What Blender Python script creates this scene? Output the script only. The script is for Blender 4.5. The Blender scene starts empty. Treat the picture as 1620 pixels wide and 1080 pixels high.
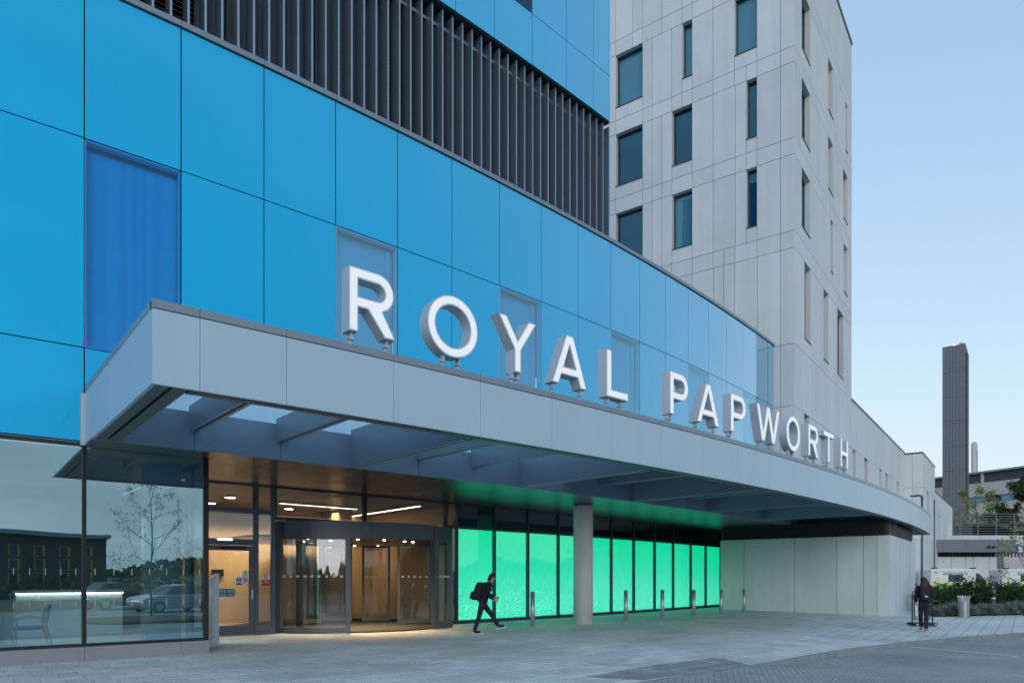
import bpy, bmesh, math, random
from mathutils import Vector, Matrix
random.seed(7)
S = bpy.context.scene
COL = S.collection
rad = math.radians

# ------------------------------------------------------------------ image pixel frame
FPX, HY, CX, EYE = 1122.0, 914.0, 810.0, 1.5
RAD, CENX, CENY, H0, W = 133.0175, -91.6607, 116.7427, 0.679949, 1.69826
def heading(k): return H0 + k * W / RAD
def F(k, o, z=0.0):                       # along the curved front (bay k), o metres out from the glass
    h = heading(k)
    return Vector((CENX + (RAD + o) * math.sin(h), CENY - (RAD + o) * math.cos(h), z))
def tang(k): h = heading(k); return Vector((math.cos(h), math.sin(h), 0))
def nrm(k): h = heading(k); return Vector((math.sin(h), -math.cos(h), 0))
def inv(x, y):
    dx, dy = x - CENX, y - CENY
    return (math.atan2(dx, -dy) - H0) * RAD / W, math.hypot(dx, dy) - RAD
def gz(o): return -0.015 * min(max(o + 3.4, 0.0), 12.4)
def zat(x, y): return gz(inv(x, y)[1])
def at(px, py, d):                         # image pixel coordinates and a given depth, turned into a world point
    return Vector(((px - CX) / FPX * d, d, EYE + (HY - py) / FPX * d))
def gnd(px, py):
    d = 20.0
    for _ in range(30):
        p = at(px, py, d); d = (EYE - zat(p.x, p.y)) * FPX / (py - HY)
    return at(px, py, d)
def kx(px, o):
    lo, hi = -8.0, 40.0
    for _ in range(50):
        m = (lo + hi) / 2; q = F(m, o)
        if CX + FPX * q.x / q.y < px: lo = m
        else: hi = m
    return lo
# ------------------------------------------------------------------ mesh builder
class MB:
    def __init__(s): s.bm = bmesh.new(); s.mi = 0
    def face(s, pts):
        try:
            f = s.bm.faces.new([s.bm.verts.new(p) for p in pts]); f.material_index = s.mi; return f
        except ValueError: return None
    def cbox(s, fn, a0, a1, b0, b1, c0, c1, n=1):
        rings = []
        for i in range(n + 1):
            a = a0 + (a1 - a0) * i / n
            rings.append([s.bm.verts.new(fn(a, b, c)) for b, c in ((b0, c0), (b1, c0), (b1, c1), (b0, c1))])
        fs = [rings[0][::-1], rings[-1]]
        for i in range(n):
            for j in range(4):
                fs.append([rings[i][j], rings[i][(j+1) % 4], rings[i+1][(j+1) % 4], rings[i+1][j]])
        for f in fs: s.bm.faces.new(f).material_index = s.mi
        return s
    def box(s, x0, x1, y0, y1, z0, z1):
        return s.cbox(lambda a, b, c: Vector((a, b, c)), x0, x1, y0, y1, z0, z1)
    def tube(s, pts, r, n=8, cap=True, r1=None):
        pts = [Vector(p) for p in pts]; rings = []; L = len(pts)
        for i, p in enumerate(pts):
            d = (pts[min(i+1, L-1)] - pts[max(i-1, 0)]).normalized()
            u = d.orthogonal().normalized() if i == 0 else (u - d * u.dot(d)).normalized()
            v = d.cross(u)
            rr = r[i] if isinstance(r, (list, tuple)) else (r if r1 is None else r + (r1 - r) * i / (L - 1))
            rings.append([s.bm.verts.new(p + (u * math.cos(2*math.pi*j/n) + v * math.sin(2*math.pi*j/n)) * rr) for j in range(n)])
        for i in range(L - 1):
            for j in range(n):
                f = s.bm.faces.new([rings[i][j], rings[i][(j+1) % n], rings[i+1][(j+1) % n], rings[i+1][j]]); f.material_index = s.mi; f.smooth = True
        if cap:
            s.bm.faces.new(rings[0][::-1]).material_index = s.mi; s.bm.faces.new(rings[-1]).material_index = s.mi
        return s
    def lathe(s, prof, c=(0, 0, 0), n=24, a0=0, a1=2*math.pi):
        full = abs(a1 - a0 - 2*math.pi) < 1e-6; m = n if full else n + 1; c = Vector(c)
        rings = []
        for r, z in prof:
            rings.append([s.bm.verts.new(c + Vector((r*math.cos(a0+(a1-a0)*j/n), r*math.sin(a0+(a1-a0)*j/n), z))) for j in range(m)])
        for i in range(len(prof) - 1):
            for j in range(n):
                q = (j+1) % m
                f = s.bm.faces.new([rings[i][j], rings[i][q], rings[i+1][q], rings[i+1][j]]); f.material_index = s.mi; f.smooth = True
        if full:
            for rg in (rings[0][::-1], rings[-1]):
                if prof[0 if rg is not rings[-1] else -1][0] > 1e-4: s.bm.faces.new(rg).material_index = s.mi
        return s
    def poly(s, outs, fn, d0, d1, top=True, bottom=True):   # extruded outline(s) with holes; fn(x,y,d)->world
        tmp = bmesh.new(); loops = []
        for lp in outs:
            vs = [tmp.verts.new((p[0], p[1], 0)) for p in lp]; loops.append(vs)
            for i in range(len(vs)): tmp.edges.new((vs[i], vs[(i+1) % len(vs)]))
        bmesh.ops.triangle_fill(tmp, use_beauty=True, use_dissolve=False, edges=tmp.edges[:], normal=(0, 0, 1))
        tris = [[(v.co.x, v.co.y) for v in f.verts] for f in tmp.faces]; tmp.free()
        for t in tris:
            if top: s.face([fn(x, y, d1) for x, y in t])
            if bottom: s.face([fn(x, y, d0) for x, y in t[::-1]])
        for lp in outs:
            for i in range(len(lp)):
                a, b = lp[i], lp[(i+1) % len(lp)]
                s.face([fn(a[0], a[1], d0), fn(b[0], b[1], d0), fn(b[0], b[1], d1), fn(a[0], a[1], d1)])
        return s
    def build(s, name, mats, parent=None, smooth=False, weld=True, bevel=0):
        if weld: bmesh.ops.remove_doubles(s.bm, verts=s.bm.verts[:], dist=1e-5)
        bmesh.ops.recalc_face_normals(s.bm, faces=s.bm.faces[:])
        me = bpy.data.meshes.new(name); s.bm.to_mesh(me); s.bm.free()
        if smooth:
            for p in me.polygons: p.use_smooth = True
        for m in (mats if isinstance(mats, (list, tuple)) else [mats]): me.materials.append(m)
        o = bpy.data.objects.new(name, me); COL.objects.link(o)
        if parent is not None:
            o.parent = parent
            o.matrix_parent_inverse = Matrix.Identity(4)
            if parent_world(parent) is not None: me.transform(parent_world(parent).inverted())
        if name not in NOTONE and any(m.name in CONCRETE for m in me.materials): tone(o, 1, 1)
        if bevel:
            b = o.modifiers.new('bevel', 'BEVEL'); b.width = bevel; b.segments = 2; b.limit_method = 'ANGLE'
        return o
CONCRETE = {'pale_precast_concrete', 'smooth_grey_concrete', 'grey_stone_plinth', 'kerb_stone', 'column_concrete'}; NOTONE = set()
def parent_world(p):
    m = Matrix.Identity(4)
    while p is not None:
        m = (Matrix.Translation(p.location) @ p.rotation_euler.to_matrix().to_4x4()) @ m; p = p.parent
    return m
def tag(o, label=None, cat=None, group=None, kind=None):
    if label: o['label'] = label
    if cat: o['category'] = cat
    if group: o['group'] = group
    if kind: o['kind'] = kind
    return o
def thing(name, label, cat, loc=(0, 0, 0), rz=0, group=None):
    o = bpy.data.objects.new(name, None); o.empty_display_size = .2; COL.objects.link(o)
    o.location = loc; o.rotation_euler = (0, 0, rz)
    return tag(o, label, cat, group)
def copy_tree(o, parent=None):
    c = o.copy(); COL.objects.link(c); c.parent = parent
    for ch in list(o.children): copy_tree(ch, c)
    return c
# ------------------------------------------------------------------ materials
def nodes(name):
    m = bpy.data.materials.new(name); m.use_nodes = True; nt = m.node_tree
    return m, nt, nt.nodes['Principled BSDF'], nt.nodes['Material Output']
def N(nt, t, **kw):
    n = nt.nodes.new(t)
    for k, v in kw.items():
        if k in n.inputs: n.inputs[k].default_value = v
        else: setattr(n, k, v)
    return n
def c4(c): return (c[0], c[1], c[2], 1)
def mul(c, f): return (c[0]*f, c[1]*f, c[2]*f)
def mat(name, col, rough=.5, metal=0.0, var=.12, scale=1.5, spec=.5, bump=0.0, bscale=40, coat=0, rvar=0.0, stretch=(1, 1, 1)):
    m, nt, p, out = nodes(name); L = nt.links.new
    p.inputs['Roughness'].default_value = rough; p.inputs['Metallic'].default_value = metal
    p.inputs['Specular IOR Level'].default_value = spec; p.inputs['Coat Weight'].default_value = coat
    p.inputs['Coat Roughness'].default_value = .04
    geo = N(nt, 'ShaderNodeNewGeometry'); mp = N(nt, 'ShaderNodeMapping'); mp.inputs['Scale'].default_value = stretch
    L(geo.outputs['Position'], mp.inputs['Vector'])
    nz = N(nt, 'ShaderNodeTexNoise', Scale=scale, Detail=6.0, Roughness=.6); L(mp.outputs[0], nz.inputs['Vector'])
    mx = N(nt, 'ShaderNodeMix', data_type='RGBA'); mx.inputs[6].default_value = c4(mul(col, 1-var)); mx.inputs[7].default_value = c4(mul(col, 1+var))
    L(nz.outputs['Fac'], mx.inputs[0]); L(mx.outputs[2], p.inputs['Base Color'])
    if rvar:
        mr = N(nt, 'ShaderNodeMapRange'); mr.inputs[3].default_value = rough-rvar; mr.inputs[4].default_value = rough+rvar
        L(nz.outputs['Fac'], mr.inputs[0]); L(mr.outputs[0], p.inputs['Roughness'])
    if bump:
        n2 = N(nt, 'ShaderNodeTexNoise', Scale=bscale, Detail=4.0); L(mp.outputs[0], n2.inputs['Vector'])
        b = N(nt, 'ShaderNodeBump', Strength=bump, Distance=.02); L(n2.outputs['Fac'], b.inputs['Height']); L(b.outputs[0], p.inputs['Normal'])
    return m
def concrete(name, col, var=.10):
    m, nt, p, out = nodes(name); L = nt.links.new
    p.inputs['Roughness'].default_value = .75; p.inputs['Specular IOR Level'].default_value = .35
    geo = N(nt, 'ShaderNodeNewGeometry')
    a = N(nt, 'ShaderNodeTexNoise', Scale=.45, Detail=7.0, Roughness=.62); L(geo.outputs['Position'], a.inputs['Vector'])
    b = N(nt, 'ShaderNodeTexNoise', Scale=22.0, Detail=3.0); L(geo.outputs['Position'], b.inputs['Vector'])
    mp = N(nt, 'ShaderNodeMapping'); mp.inputs['Scale'].default_value = (2.2, 2.2, .12); L(geo.outputs['Position'], mp.inputs['Vector'])
    st = N(nt, 'ShaderNodeTexNoise', Scale=1.3, Detail=4.0); L(mp.outputs[0], st.inputs['Vector'])
    oi = N(nt, 'ShaderNodeVertexColor', layer_name='tone')
    def comb(x, wx, y, wy):
        q = N(nt, 'ShaderNodeMath', operation='MULTIPLY_ADD'); q.inputs[1].default_value = wx; L(x, q.inputs[0])
        r = N(nt, 'ShaderNodeMath', operation='MULTIPLY'); r.inputs[1].default_value = wy; L(y, r.inputs[0]); L(r.outputs[0], q.inputs[2]); return q.outputs[0]
    s1 = comb(a.outputs['Fac'], .5, b.outputs['Fac'], .15); s2 = comb(s1, 1.0, st.outputs['Fac'], .35)
    mr = N(nt, 'ShaderNodeMapRange'); mr.inputs[1].default_value = .3; mr.inputs[2].default_value = .7; L(s2, mr.inputs[0])
    mx = N(nt, 'ShaderNodeMix', data_type='RGBA'); mx.inputs[6].default_value = c4(mul(col, 1-var)); mx.inputs[7].default_value = c4(mul(col, 1+var))
    L(mr.outputs[0], mx.inputs[0])
    m2 = N(nt, 'ShaderNodeMix', data_type='RGBA', blend_type='MULTIPLY'); m2.inputs[0].default_value = 1
    L(mx.outputs[2], m2.inputs[6]); L(oi.outputs['Color'], m2.inputs[7]); L(m2.outputs[2], p.inputs['Base Color'])
    bp = N(nt, 'ShaderNodeBump', Strength=.12, Distance=.01); L(b.outputs['Fac'], bp.inputs['Height']); L(bp.outputs[0], p.inputs['Normal'])
    return m
def glass(name, tint, refl=.12, fres=.9, gcol=(.9, .95, 1), rough=0.0):
    m = bpy.data.materials.new(name); m.use_nodes = True; nt = m.node_tree; nt.nodes.clear(); L = nt.links.new
    out = N(nt, 'ShaderNodeOutputMaterial'); mx = N(nt, 'ShaderNodeMixShader')
    tr = N(nt, 'ShaderNodeBsdfTransparent', Color=c4(tint)); gl = N(nt, 'ShaderNodeBsdfGlossy', Color=c4(gcol), Roughness=rough)
    fr = N(nt, 'ShaderNodeFresnel', IOR=1.5)
    geo = N(nt, 'ShaderNodeNewGeometry'); io = N(nt, 'ShaderNodeMapRange'); io.inputs[3].default_value = 1.5; io.inputs[4].default_value = 1/1.5; L(geo.outputs['Backfacing'], io.inputs[0]); L(io.outputs[0], fr.inputs['IOR'])
    nz = N(nt, 'ShaderNodeTexNoise', Scale=.55, Detail=1.0); L(geo.outputs['Position'], nz.inputs['Vector'])
    bp = N(nt, 'ShaderNodeBump', Strength=.05, Distance=.05); L(nz.outputs['Fac'], bp.inputs['Height']); L(bp.outputs[0], gl.inputs['Normal'])
    ma = N(nt, 'ShaderNodeMath', operation='MULTIPLY_ADD', use_clamp=True); L(fr.outputs[0], ma.inputs[0]); ma.inputs[1].default_value = fres; ma.inputs[2].default_value = refl
    L(ma.outputs[0], mx.inputs[0]); L(tr.outputs[0], mx.inputs[1]); L(gl.outputs[0], mx.inputs[2]); L(mx.outputs[0], out.inputs[0])
    return m
def lamp_mat(name, col, strength):
    m, nt, p, out = nodes(name)
    p.inputs['Base Color'].default_value = c4((.8, .8, .8)); p.inputs['Emission Color'].default_value = c4(col); p.inputs['Emission Strength'].default_value = strength
    return m
def brick_mat(name, c1, c2, mortar, bw, rh, ang, msize=.006, rough=.7, off=.5, patch=.25, bump=.3, dirt=.25):
    m, nt, p, out = nodes(name); L = nt.links.new
    geo = N(nt, 'ShaderNodeNewGeometry'); mp = N(nt, 'ShaderNodeMapping'); mp.inputs['Rotation'].default_value = (0, 0, -ang)
    L(geo.outputs['Position'], mp.inputs['Vector'])
    sep = N(nt, 'ShaderNodeSeparateXYZ'); L(mp.outputs[0], sep.inputs[0]); cb = N(nt, 'ShaderNodeCombineXYZ'); L(sep.outputs[0], cb.inputs[0]); L(sep.outputs[1], cb.inputs[1])
    br = N(nt, 'ShaderNodeTexBrick', Scale=1.0); br.offset = off
    br.inputs['Color1'].default_value = c4(c1); br.inputs['Color2'].default_value = c4(c2); br.inputs['Mortar'].default_value = c4(mortar)
    br.inputs['Mortar Size'].default_value = msize; br.inputs['Mortar Smooth'].default_value = .2; br.inputs['Brick Width'].default_value = bw; br.inputs['Row Height'].default_value = rh
    L(cb.outputs[0], br.inputs['Vector'])
    big = N(nt, 'ShaderNodeTexNoise', Scale=.35, Detail=6.0, Roughness=.65); L(geo.outputs['Position'], big.inputs['Vector'])
    fine = N(nt, 'ShaderNodeTexNoise', Scale=60.0, Detail=3.0); L(geo.outputs['Position'], fine.inputs['Vector'])
    r1 = N(nt, 'ShaderNodeMapRange'); r1.inputs[1].default_value = .3; r1.inputs[2].default_value = .7; r1.inputs[3].default_value = 1-dirt; r1.inputs[4].default_value = 1+dirt; L(big.outputs['Fac'], r1.inputs[0])
    r2 = N(nt, 'ShaderNodeMapRange'); r2.inputs[1].default_value = .3; r2.inputs[2].default_value = .7; r2.inputs[3].default_value = 1-patch; r2.inputs[4].default_value = 1+patch; L(fine.outputs['Fac'], r2.inputs[0])
    mm = N(nt, 'ShaderNodeMath', operation='MULTIPLY'); L(r1.outputs[0], mm.inputs[0]); L(r2.outputs[0], mm.inputs[1])
    vo = N(nt, 'ShaderNodeTexVoronoi', Scale=1.7); L(geo.outputs['Position'], vo.inputs['Vector'])
    vr = N(nt, 'ShaderNodeMapRange'); vr.inputs[1].default_value = .035; vr.inputs[2].default_value = .06; vr.inputs[3].default_value = .62; vr.inputs[4].default_value = 1; L(vo.outputs['Distance'], vr.inputs[0])
    m3 = N(nt, 'ShaderNodeMath', operation='MULTIPLY'); L(mm.outputs[0], m3.inputs[0]); L(vr.outputs[0], m3.inputs[1]); mm = m3
    vm = N(nt, 'ShaderNodeVectorMath', operation='SCALE'); L(br.outputs['Color'], vm.inputs[0]); L(mm.outputs[0], vm.inputs['Scale']); L(vm.outputs[0], p.inputs['Base Color'])
    p.inputs['Roughness'].default_value = rough; p.inputs['Specular IOR Level'].default_value = .4
    h = N(nt, 'ShaderNodeMath', operation='MULTIPLY_ADD'); L(br.outputs['Fac'], h.inputs[0]); h.inputs[1].default_value = -1.0; L(fine.outputs['Fac'], h.inputs[2])
    bp = N(nt, 'ShaderNodeBump', Strength=bump, Distance=.01); L(h.outputs[0], bp.inputs['Height']); L(bp.outputs[0], p.inputs['Normal'])
    return m
def leaf_mat(name, col, var=.5):
    m, nt, p, out = nodes(name); L = nt.links.new
    oi = N(nt, 'ShaderNodeNewGeometry')
    mx = N(nt, 'ShaderNodeMix', data_type='RGBA'); mx.inputs[6].default_value = c4(mul(col, 1-var)); mx.inputs[7].default_value = c4(mul(col, 1+var)); L(oi.outputs['Random Per Island'], mx.inputs[0])
    L(mx.outputs[2], p.inputs['Base Color']); p.inputs['Roughness'].default_value = .55; p.inputs['Specular IOR Level'].default_value = .3
    tl = N(nt, 'ShaderNodeBsdfTranslucent'); L(mx.outputs[2], tl.inputs['Color']); ms = N(nt, 'ShaderNodeMixShader'); ms.inputs[0].default_value = .25
    L(p.outputs[0], ms.inputs[1]); L(tl.outputs[0], ms.inputs[2]); L(ms.outputs[0], out.inputs[0])
    return m
M = {}
M['blue'] = mat('blue_spandrel_glass', (.0, .475, .84), .06, 0, .04, .3, spec=.6, coat=.3)
def sheen(m, f0, amt, ex):                    # coated glass: reflection climbs quickly towards grazing
    nt = m.node_tree; L = nt.links.new; p = nt.nodes['Principled BSDF']; out = nt.nodes['Material Output']; p.inputs['Specular IOR Level'].default_value = 0; p.inputs['Coat Weight'].default_value = 0
    lw = N(nt, 'ShaderNodeLayerWeight', Blend=.5); pw = N(nt, 'ShaderNodeMath', operation='POWER'); pw.inputs[1].default_value = ex; L(lw.outputs['Facing'], pw.inputs[0])
    ma = N(nt, 'ShaderNodeMath', operation='MULTIPLY_ADD', use_clamp=True); ma.inputs[1].default_value = amt; ma.inputs[2].default_value = f0; L(pw.outputs[0], ma.inputs[0])
    gl = N(nt, 'ShaderNodeBsdfGlossy', Roughness=.03); mx = N(nt, 'ShaderNodeMixShader'); L(ma.outputs[0], mx.inputs[0]); L(p.outputs[0], mx.inputs[1]); L(gl.outputs[0], mx.inputs[2]); L(mx.outputs[0], out.inputs[0])
sheen(M['blue'], .03, 1.75, 2.5)
M['gap'] = mat('joint_shadow_black', (.012, .014, .018), .7)
M['blueglass'] = glass('blue_window_glass', (.03, .55, .93), .015, 1.3, (.5, .85, 1))
M['blueglass2'] = glass('pale_blue_window_glass', (.17, .68, .96), .12, 2.4, (.68, .95, 1))
M['curtain'] = mat('pale_curtain', (.78, .80, .82), .9, var=.05, scale=3)
M['reveal'] = mat('white_window_reveal', (.78, .80, .82), .8, var=.03)
M['alu'] = mat('grey_powder_coated_panel', (.42, .55, .63), .38, .25, .07, 1.6, bump=.05, bscale=9, stretch=(1, 1, .25))
M['alu2'] = mat('grey_coping_metal', (.23, .28, .32), .35, .3, .08, 1.5)
M['border'] = mat('dark_soffit_border', (.09, .115, .125), .45, .2)
M['coffer'] = mat('slate_blue_coffer_metal', (.25, .34, .43), .45, .3, .08, .8)
M['soffit'] = mat('bronze_metal_soffit', (.125, .125, .13), .33, .9, .2, .8, rvar=.08)
M['frame'] = mat('dark_grey_window_frame', (.055, .065, .075), .4, .3, .1)
M['framel'] = mat('mid_grey_door_frame', (.095, .115, .135), .4, .4, .08)
M['black'] = mat('black_gasket', (.01, .011, .013), .5)
M['fin'] = mat('grey_fin_metal', (.30, .38, .46), .38, .75, .08)
M['plant'] = mat('dark_cladding_behind_fins', (.05, .08, .11), .5, .15, .2, .6)
M['conc'] = concrete('pale_precast_concrete', (.66, .69, .70))
M['conc2'] = concrete('smooth_grey_concrete', (.58, .63, .645), .15)
M['concc'] = concrete('column_concrete', (.70, .71, .69), .2)
M['plinth'] = concrete('grey_stone_plinth', (.26, .28, .30))
M['jc'] = mat('concrete_joint_sealant', (.16, .155, .15), .8)
M['cglass'] = glass('tower_window_glass', (.45, .68, .74), .14, 1.2, (.30, .66, .85))
M['blind'] = mat('pale_roller_blind', (.50, .55, .58), .9)
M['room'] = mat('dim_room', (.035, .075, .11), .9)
M['sill'] = mat('dark_metal_sill', (.07, .08, .09), .4, .4)
M['glazing'] = glass('clear_entrance_glass', (.86, .90, .88), .10, .9)
M['lobbyglass'] = glass('reflective_lobby_glass', (.36, .58, .64), .40, .8, (.62, .93, 1))
M['darkpane'] = glass('dark_transom_glass', (.25, .32, .34), .10, .9)
M['skyl'] = glass('skylight_glass', (.80, .92, .95), .04, .6)
def skylight():
    m = glass('dusty_skylight_glass', (.85, .95, .97), .03, .6); nt = m.node_tree; out = nt.nodes['Material Output']; L = nt.links.new; old = out.inputs[0].links[0].from_socket
    tl = N(nt, 'ShaderNodeBsdfTranslucent', Color=(.80, .93, .97, 1)); ms = N(nt, 'ShaderNodeMixShader'); ms.inputs[0].default_value = .72; L(old, ms.inputs[1]); L(tl.outputs[0], ms.inputs[2]); L(ms.outputs[0], out.inputs[0]); return m
M['rooflight'] = skylight()
M['steel'] = mat('brushed_stainless_steel', (.50, .51, .52), .40, .7, .12, 3, stretch=(1, 1, 14))
M['steelm'] = mat('bright_metal_side', (.58, .61, .64), .42, .3, .08)
M['white'] = lamp_mat('white_letter_face', (.92, .96, 1), .12)
M['led'] = lamp_mat('warm_light_strip', (1, .82, .6), 2.6)
M['ledw'] = lamp_mat('white_light_strip', (1, .9, .8), 1.2)
M['down'] = lamp_mat('warm_downlight', (1, .78, .52), 6)
M['tan'] = mat('warm_tan_wall', (.60, .44, .27), .8, var=.06)
M['ceil'] = mat('lobby_ceiling', (.22, .18, .14), .45, var=.06)
M['lfloor'] = mat('lobby_floor', (.36, .27, .19), .35, var=.1)
M['mat'] = mat('dark_entrance_mat', (.02, .018, .017), .9, var=.4, scale=30)
M['deskled'] = lamp_mat('desk_strip_light', (1, .86, .72), 5)
M['wood'] = mat('pale_beech', (.50, .32, .15), .45, var=.2, scale=9)
M['bluefab'] = mat('blue_upholstery', (.01, .09, .42), .7)
M['dimwall'] = mat('dim_blue_grey_wall', (.16, .19, .20), .8)
M['whitew'] = mat('white_wall', (.66, .68, .68), .7, var=.03)
M['asphalt'] = brick_mat('road_blocks', (.30, .315, .325), (.36, .375, .385), (.21, .22, .23), .21, .105, rad(75), .010, .75, .5, .22, .35)
M['setts'] = brick_mat('plaza_setts', (.58, .62, .62), (.72, .76, .75), (.35, .375, .375), .60, .30, rad(41.5), .010, .62, .5, .28, .3)
M['flags'] = brick_mat('path_flagstones', (.55, .59, .60), (.64, .68, .685), (.17, .18, .185), .62, .40, rad(54), .011, .62, .5, .14, .25)
M['kerb'] = concrete('kerb_stone', (.26, .28, .29), .3)
M['paint'] = mat('worn_white_road_paint', (.80, .81, .81), .7, var=.15, scale=14)
M['soil'] = mat('bark_mulch', (.10, .065, .045), .95, var=.5, scale=18, bump=.8, bscale=25)
M['gravel'] = mat('tan_gravel', (.25, .19, .13), .95, var=.4, scale=30, bump=.7, bscale=40)
M['grass'] = mat('rough_grass', (.055, .085, .03), .9, var=.4, scale=.6)
M['bark'] = mat('tree_bark', (.10, .085, .07), .85, var=.3, scale=12)
M['leaf'] = leaf_mat('mid_green_leaves', (.07, .125, .028))
M['leafd'] = leaf_mat('dark_green_leaves', (.034, .068, .020))
M['leafy'] = leaf_mat('spring_green_leaves', (.27, .31, .12))
M['lav'] = leaf_mat('grey_green_lavender', (.20, .26, .23), .35)
M['cloth'] = mat('black_navy_jacket', (.008, .010, .016), .85, var=.3, scale=8)
M['jeans'] = mat('dark_jeans', (.012, .017, .032), .85, var=.3, scale=10)
M['skin'] = mat('skin', (.46, .27, .19), .5, var=.05)
M['hair'] = mat('dark_brown_hair', (.022, .013, .009), .5, var=.4, scale=25)
M['bag'] = mat('black_backpack_fabric', (.006, .007, .009), .75, var=.3)
M['sole'] = mat('white_shoe_sole', (.7, .7, .68), .6)
M['pink'] = mat('pink_trainer', (.34, .20, .19), .6)
M['maroon'] = mat('maroon_bag', (.10, .035, .035), .6)
M['chim'] = mat('grey_chimney_cladding', (.15, .175, .20), .5, .1, .05, .2)
M['chimd'] = mat('dark_chimney_edge', (.07, .08, .09), .5, .2)
M['rend'] = mat('white_render', (.52, .50, .49), .8, var=.04, scale=.2)
M['dband'] = mat('dark_roof_band', (.05, .065, .075), .5, .2, .1)
M['grey'] = mat('grey_metal_fascia', (.17, .19, .22), .45, .3, .06)
M['scr'] = mat('dark_screen_rails', (.13, .15, .175), .45, .4)
M['vanw'] = mat('white_van_paint', (.72, .74, .75), .25, var=.02, coat=.5)
M['vany'] = mat('yellow_livery', (.62, .78, .02), .4)
M['vang'] = mat('green_livery', (.0, .22, .14), .4)
M['vglass'] = mat('dark_vehicle_glass', (.015, .018, .02), .05, spec=.8)
M['tyre'] = mat('black_tyre', (.015, .015, .016), .85)
M['rim'] = mat('alloy_rim', (.45, .46, .47), .3, .9)
M['red'] = mat('sign_red', (.55, .015, .03), .5)
M['green'] = mat('sign_green', (0, .22, .09), .5)
M['sblue'] = mat('sign_blue', (.01, .07, .38), .5)
M['sblack'] = mat('sign_black', (.02, .02, .02), .5)
M['etch'] = mat('etched_glass_mark', (.30, .36, .37), .6)
M['swhite'] = mat('sign_white', (.75, .76, .76), .5, var=.02)
M['redlamp'] = lamp_mat('red_warning_lamp', (1, .08, .03), 4)
M['dbrick'] = mat('dark_brick', (.05, .045, .045), .8)
M['yellow'] = mat('ochre_reveal', (.42, .24, .04), .6)
M['silver'] = mat('silver_car_paint', (.45, .48, .52), .28, .5, .04, coat=.6)
M['navy'] = mat('dark_car_paint', (.02, .035, .07), .25, .3, .04, coat=.6)
def green_mat():
    m, nt, p, out = nodes('backlit_green_film'); L = nt.links.new
    geo = N(nt, 'ShaderNodeNewGeometry'); mp = N(nt, 'ShaderNodeMapping'); mp.inputs['Rotation'].default_value = (0, 0, -rad(45)); L(geo.outputs['Position'], mp.inputs['Vector'])
    sp = N(nt, 'ShaderNodeSeparateXYZ'); L(geo.outputs['Position'], sp.inputs[0])
    wn = N(nt, 'ShaderNodeTexNoise', Scale=.5, Detail=2.0); L(geo.outputs['Position'], wn.inputs['Vector'])
    vo = N(nt, 'ShaderNodeTexVoronoi', feature='DISTANCE_TO_EDGE', Scale=7.0); L(mp.outputs[0], vo.inputs['Vector'])
    v2 = N(nt, 'ShaderNodeTexVoronoi', feature='F1', Scale=7.0); L(mp.outputs[0], v2.inputs['Vector'])
    v3 = N(nt, 'ShaderNodeTexVoronoi', feature='DISTANCE_TO_EDGE', Scale=17.0); L(mp.outputs[0], v3.inputs['Vector'])
    lt = N(nt, 'ShaderNodeMath', operation='LESS_THAN'); lt.inputs[1].default_value = .045; L(vo.outputs['Distance'], lt.inputs[0])
    lt3 = N(nt, 'ShaderNodeMath', operation='LESS_THAN'); lt3.inputs[1].default_value = .07; L(v3.outputs['Distance'], lt3.inputs[0])
    lo = N(nt, 'ShaderNodeMapRange'); lo.inputs[1].default_value = .3; lo.inputs[2].default_value = 1.9; lo.inputs[3].default_value = .8; lo.inputs[4].default_value = 0; L(sp.outputs['Z'], lo.inputs[0])
    hi = N(nt, 'ShaderNodeMapRange'); hi.inputs[1].default_value = 1.2; hi.inputs[2].default_value = 3.1; hi.inputs[3].default_value = 0; hi.inputs[4].default_value = .0; L(sp.outputs['Z'], hi.inputs[0])
    a = N(nt, 'ShaderNodeMath', operation='MULTIPLY'); L(lt.outputs[0], a.inputs[0]); L(lo.outputs[0], a.inputs[1])
    b = N(nt, 'ShaderNodeMath', operation='MULTIPLY'); L(lt3.outputs[0], b.inputs[0]); L(hi.outputs[0], b.inputs[1])
    ad = N(nt, 'ShaderNodeMath', operation='ADD', use_clamp=True); L(a.outputs[0], ad.inputs[0]); L(b.outputs[0], ad.inputs[1])
    base = N(nt, 'ShaderNodeMix', data_type='RGBA'); base.inputs[6].default_value = (.0, .60, .27, 1); base.inputs[7].default_value = (.045, .62, .40, 1); 
    zg_ = N(nt, 'ShaderNodeMapRange'); zg_.inputs[1].default_value = 3.0; zg_.inputs[2].default_value = .2; L(sp.outputs['Z'], zg_.inputs[0])
    wz = N(nt, 'ShaderNodeMath', operation='MULTIPLY_ADD', use_clamp=True); wz.inputs[1].default_value = .5; L(wn.outputs['Fac'], wz.inputs[0]); L(zg_.outputs[0], wz.inputs[2]); wz2 = N(nt, 'ShaderNodeMath', operation='SUBTRACT', use_clamp=True); wz2.inputs[1].default_value = .2; L(wz.outputs[0], wz2.inputs[0]); L(wz2.outputs[0], base.inputs[0])
    mx = N(nt, 'ShaderNodeMix', data_type='RGBA'); mx.inputs[7].default_value = (.22, .92, .66, 1); L(ad.outputs[0], mx.inputs[0]); L(base.outputs[2], mx.inputs[6])
    cell = N(nt, 'ShaderNodeMapRange'); cell.inputs[3].default_value = .42; cell.inputs[4].default_value = .47; L(v2.outputs['Color'], cell.inputs[0])
    L(mx.outputs[2], p.inputs['Emission Color']); L(cell.outputs[0], p.inputs['Emission Strength']); p.inputs['Base Color'].default_value = (.05, .2, .14, 1); p.inputs['Roughness'].default_value = .4
    return m
M['gpanel'] = green_mat()
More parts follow.
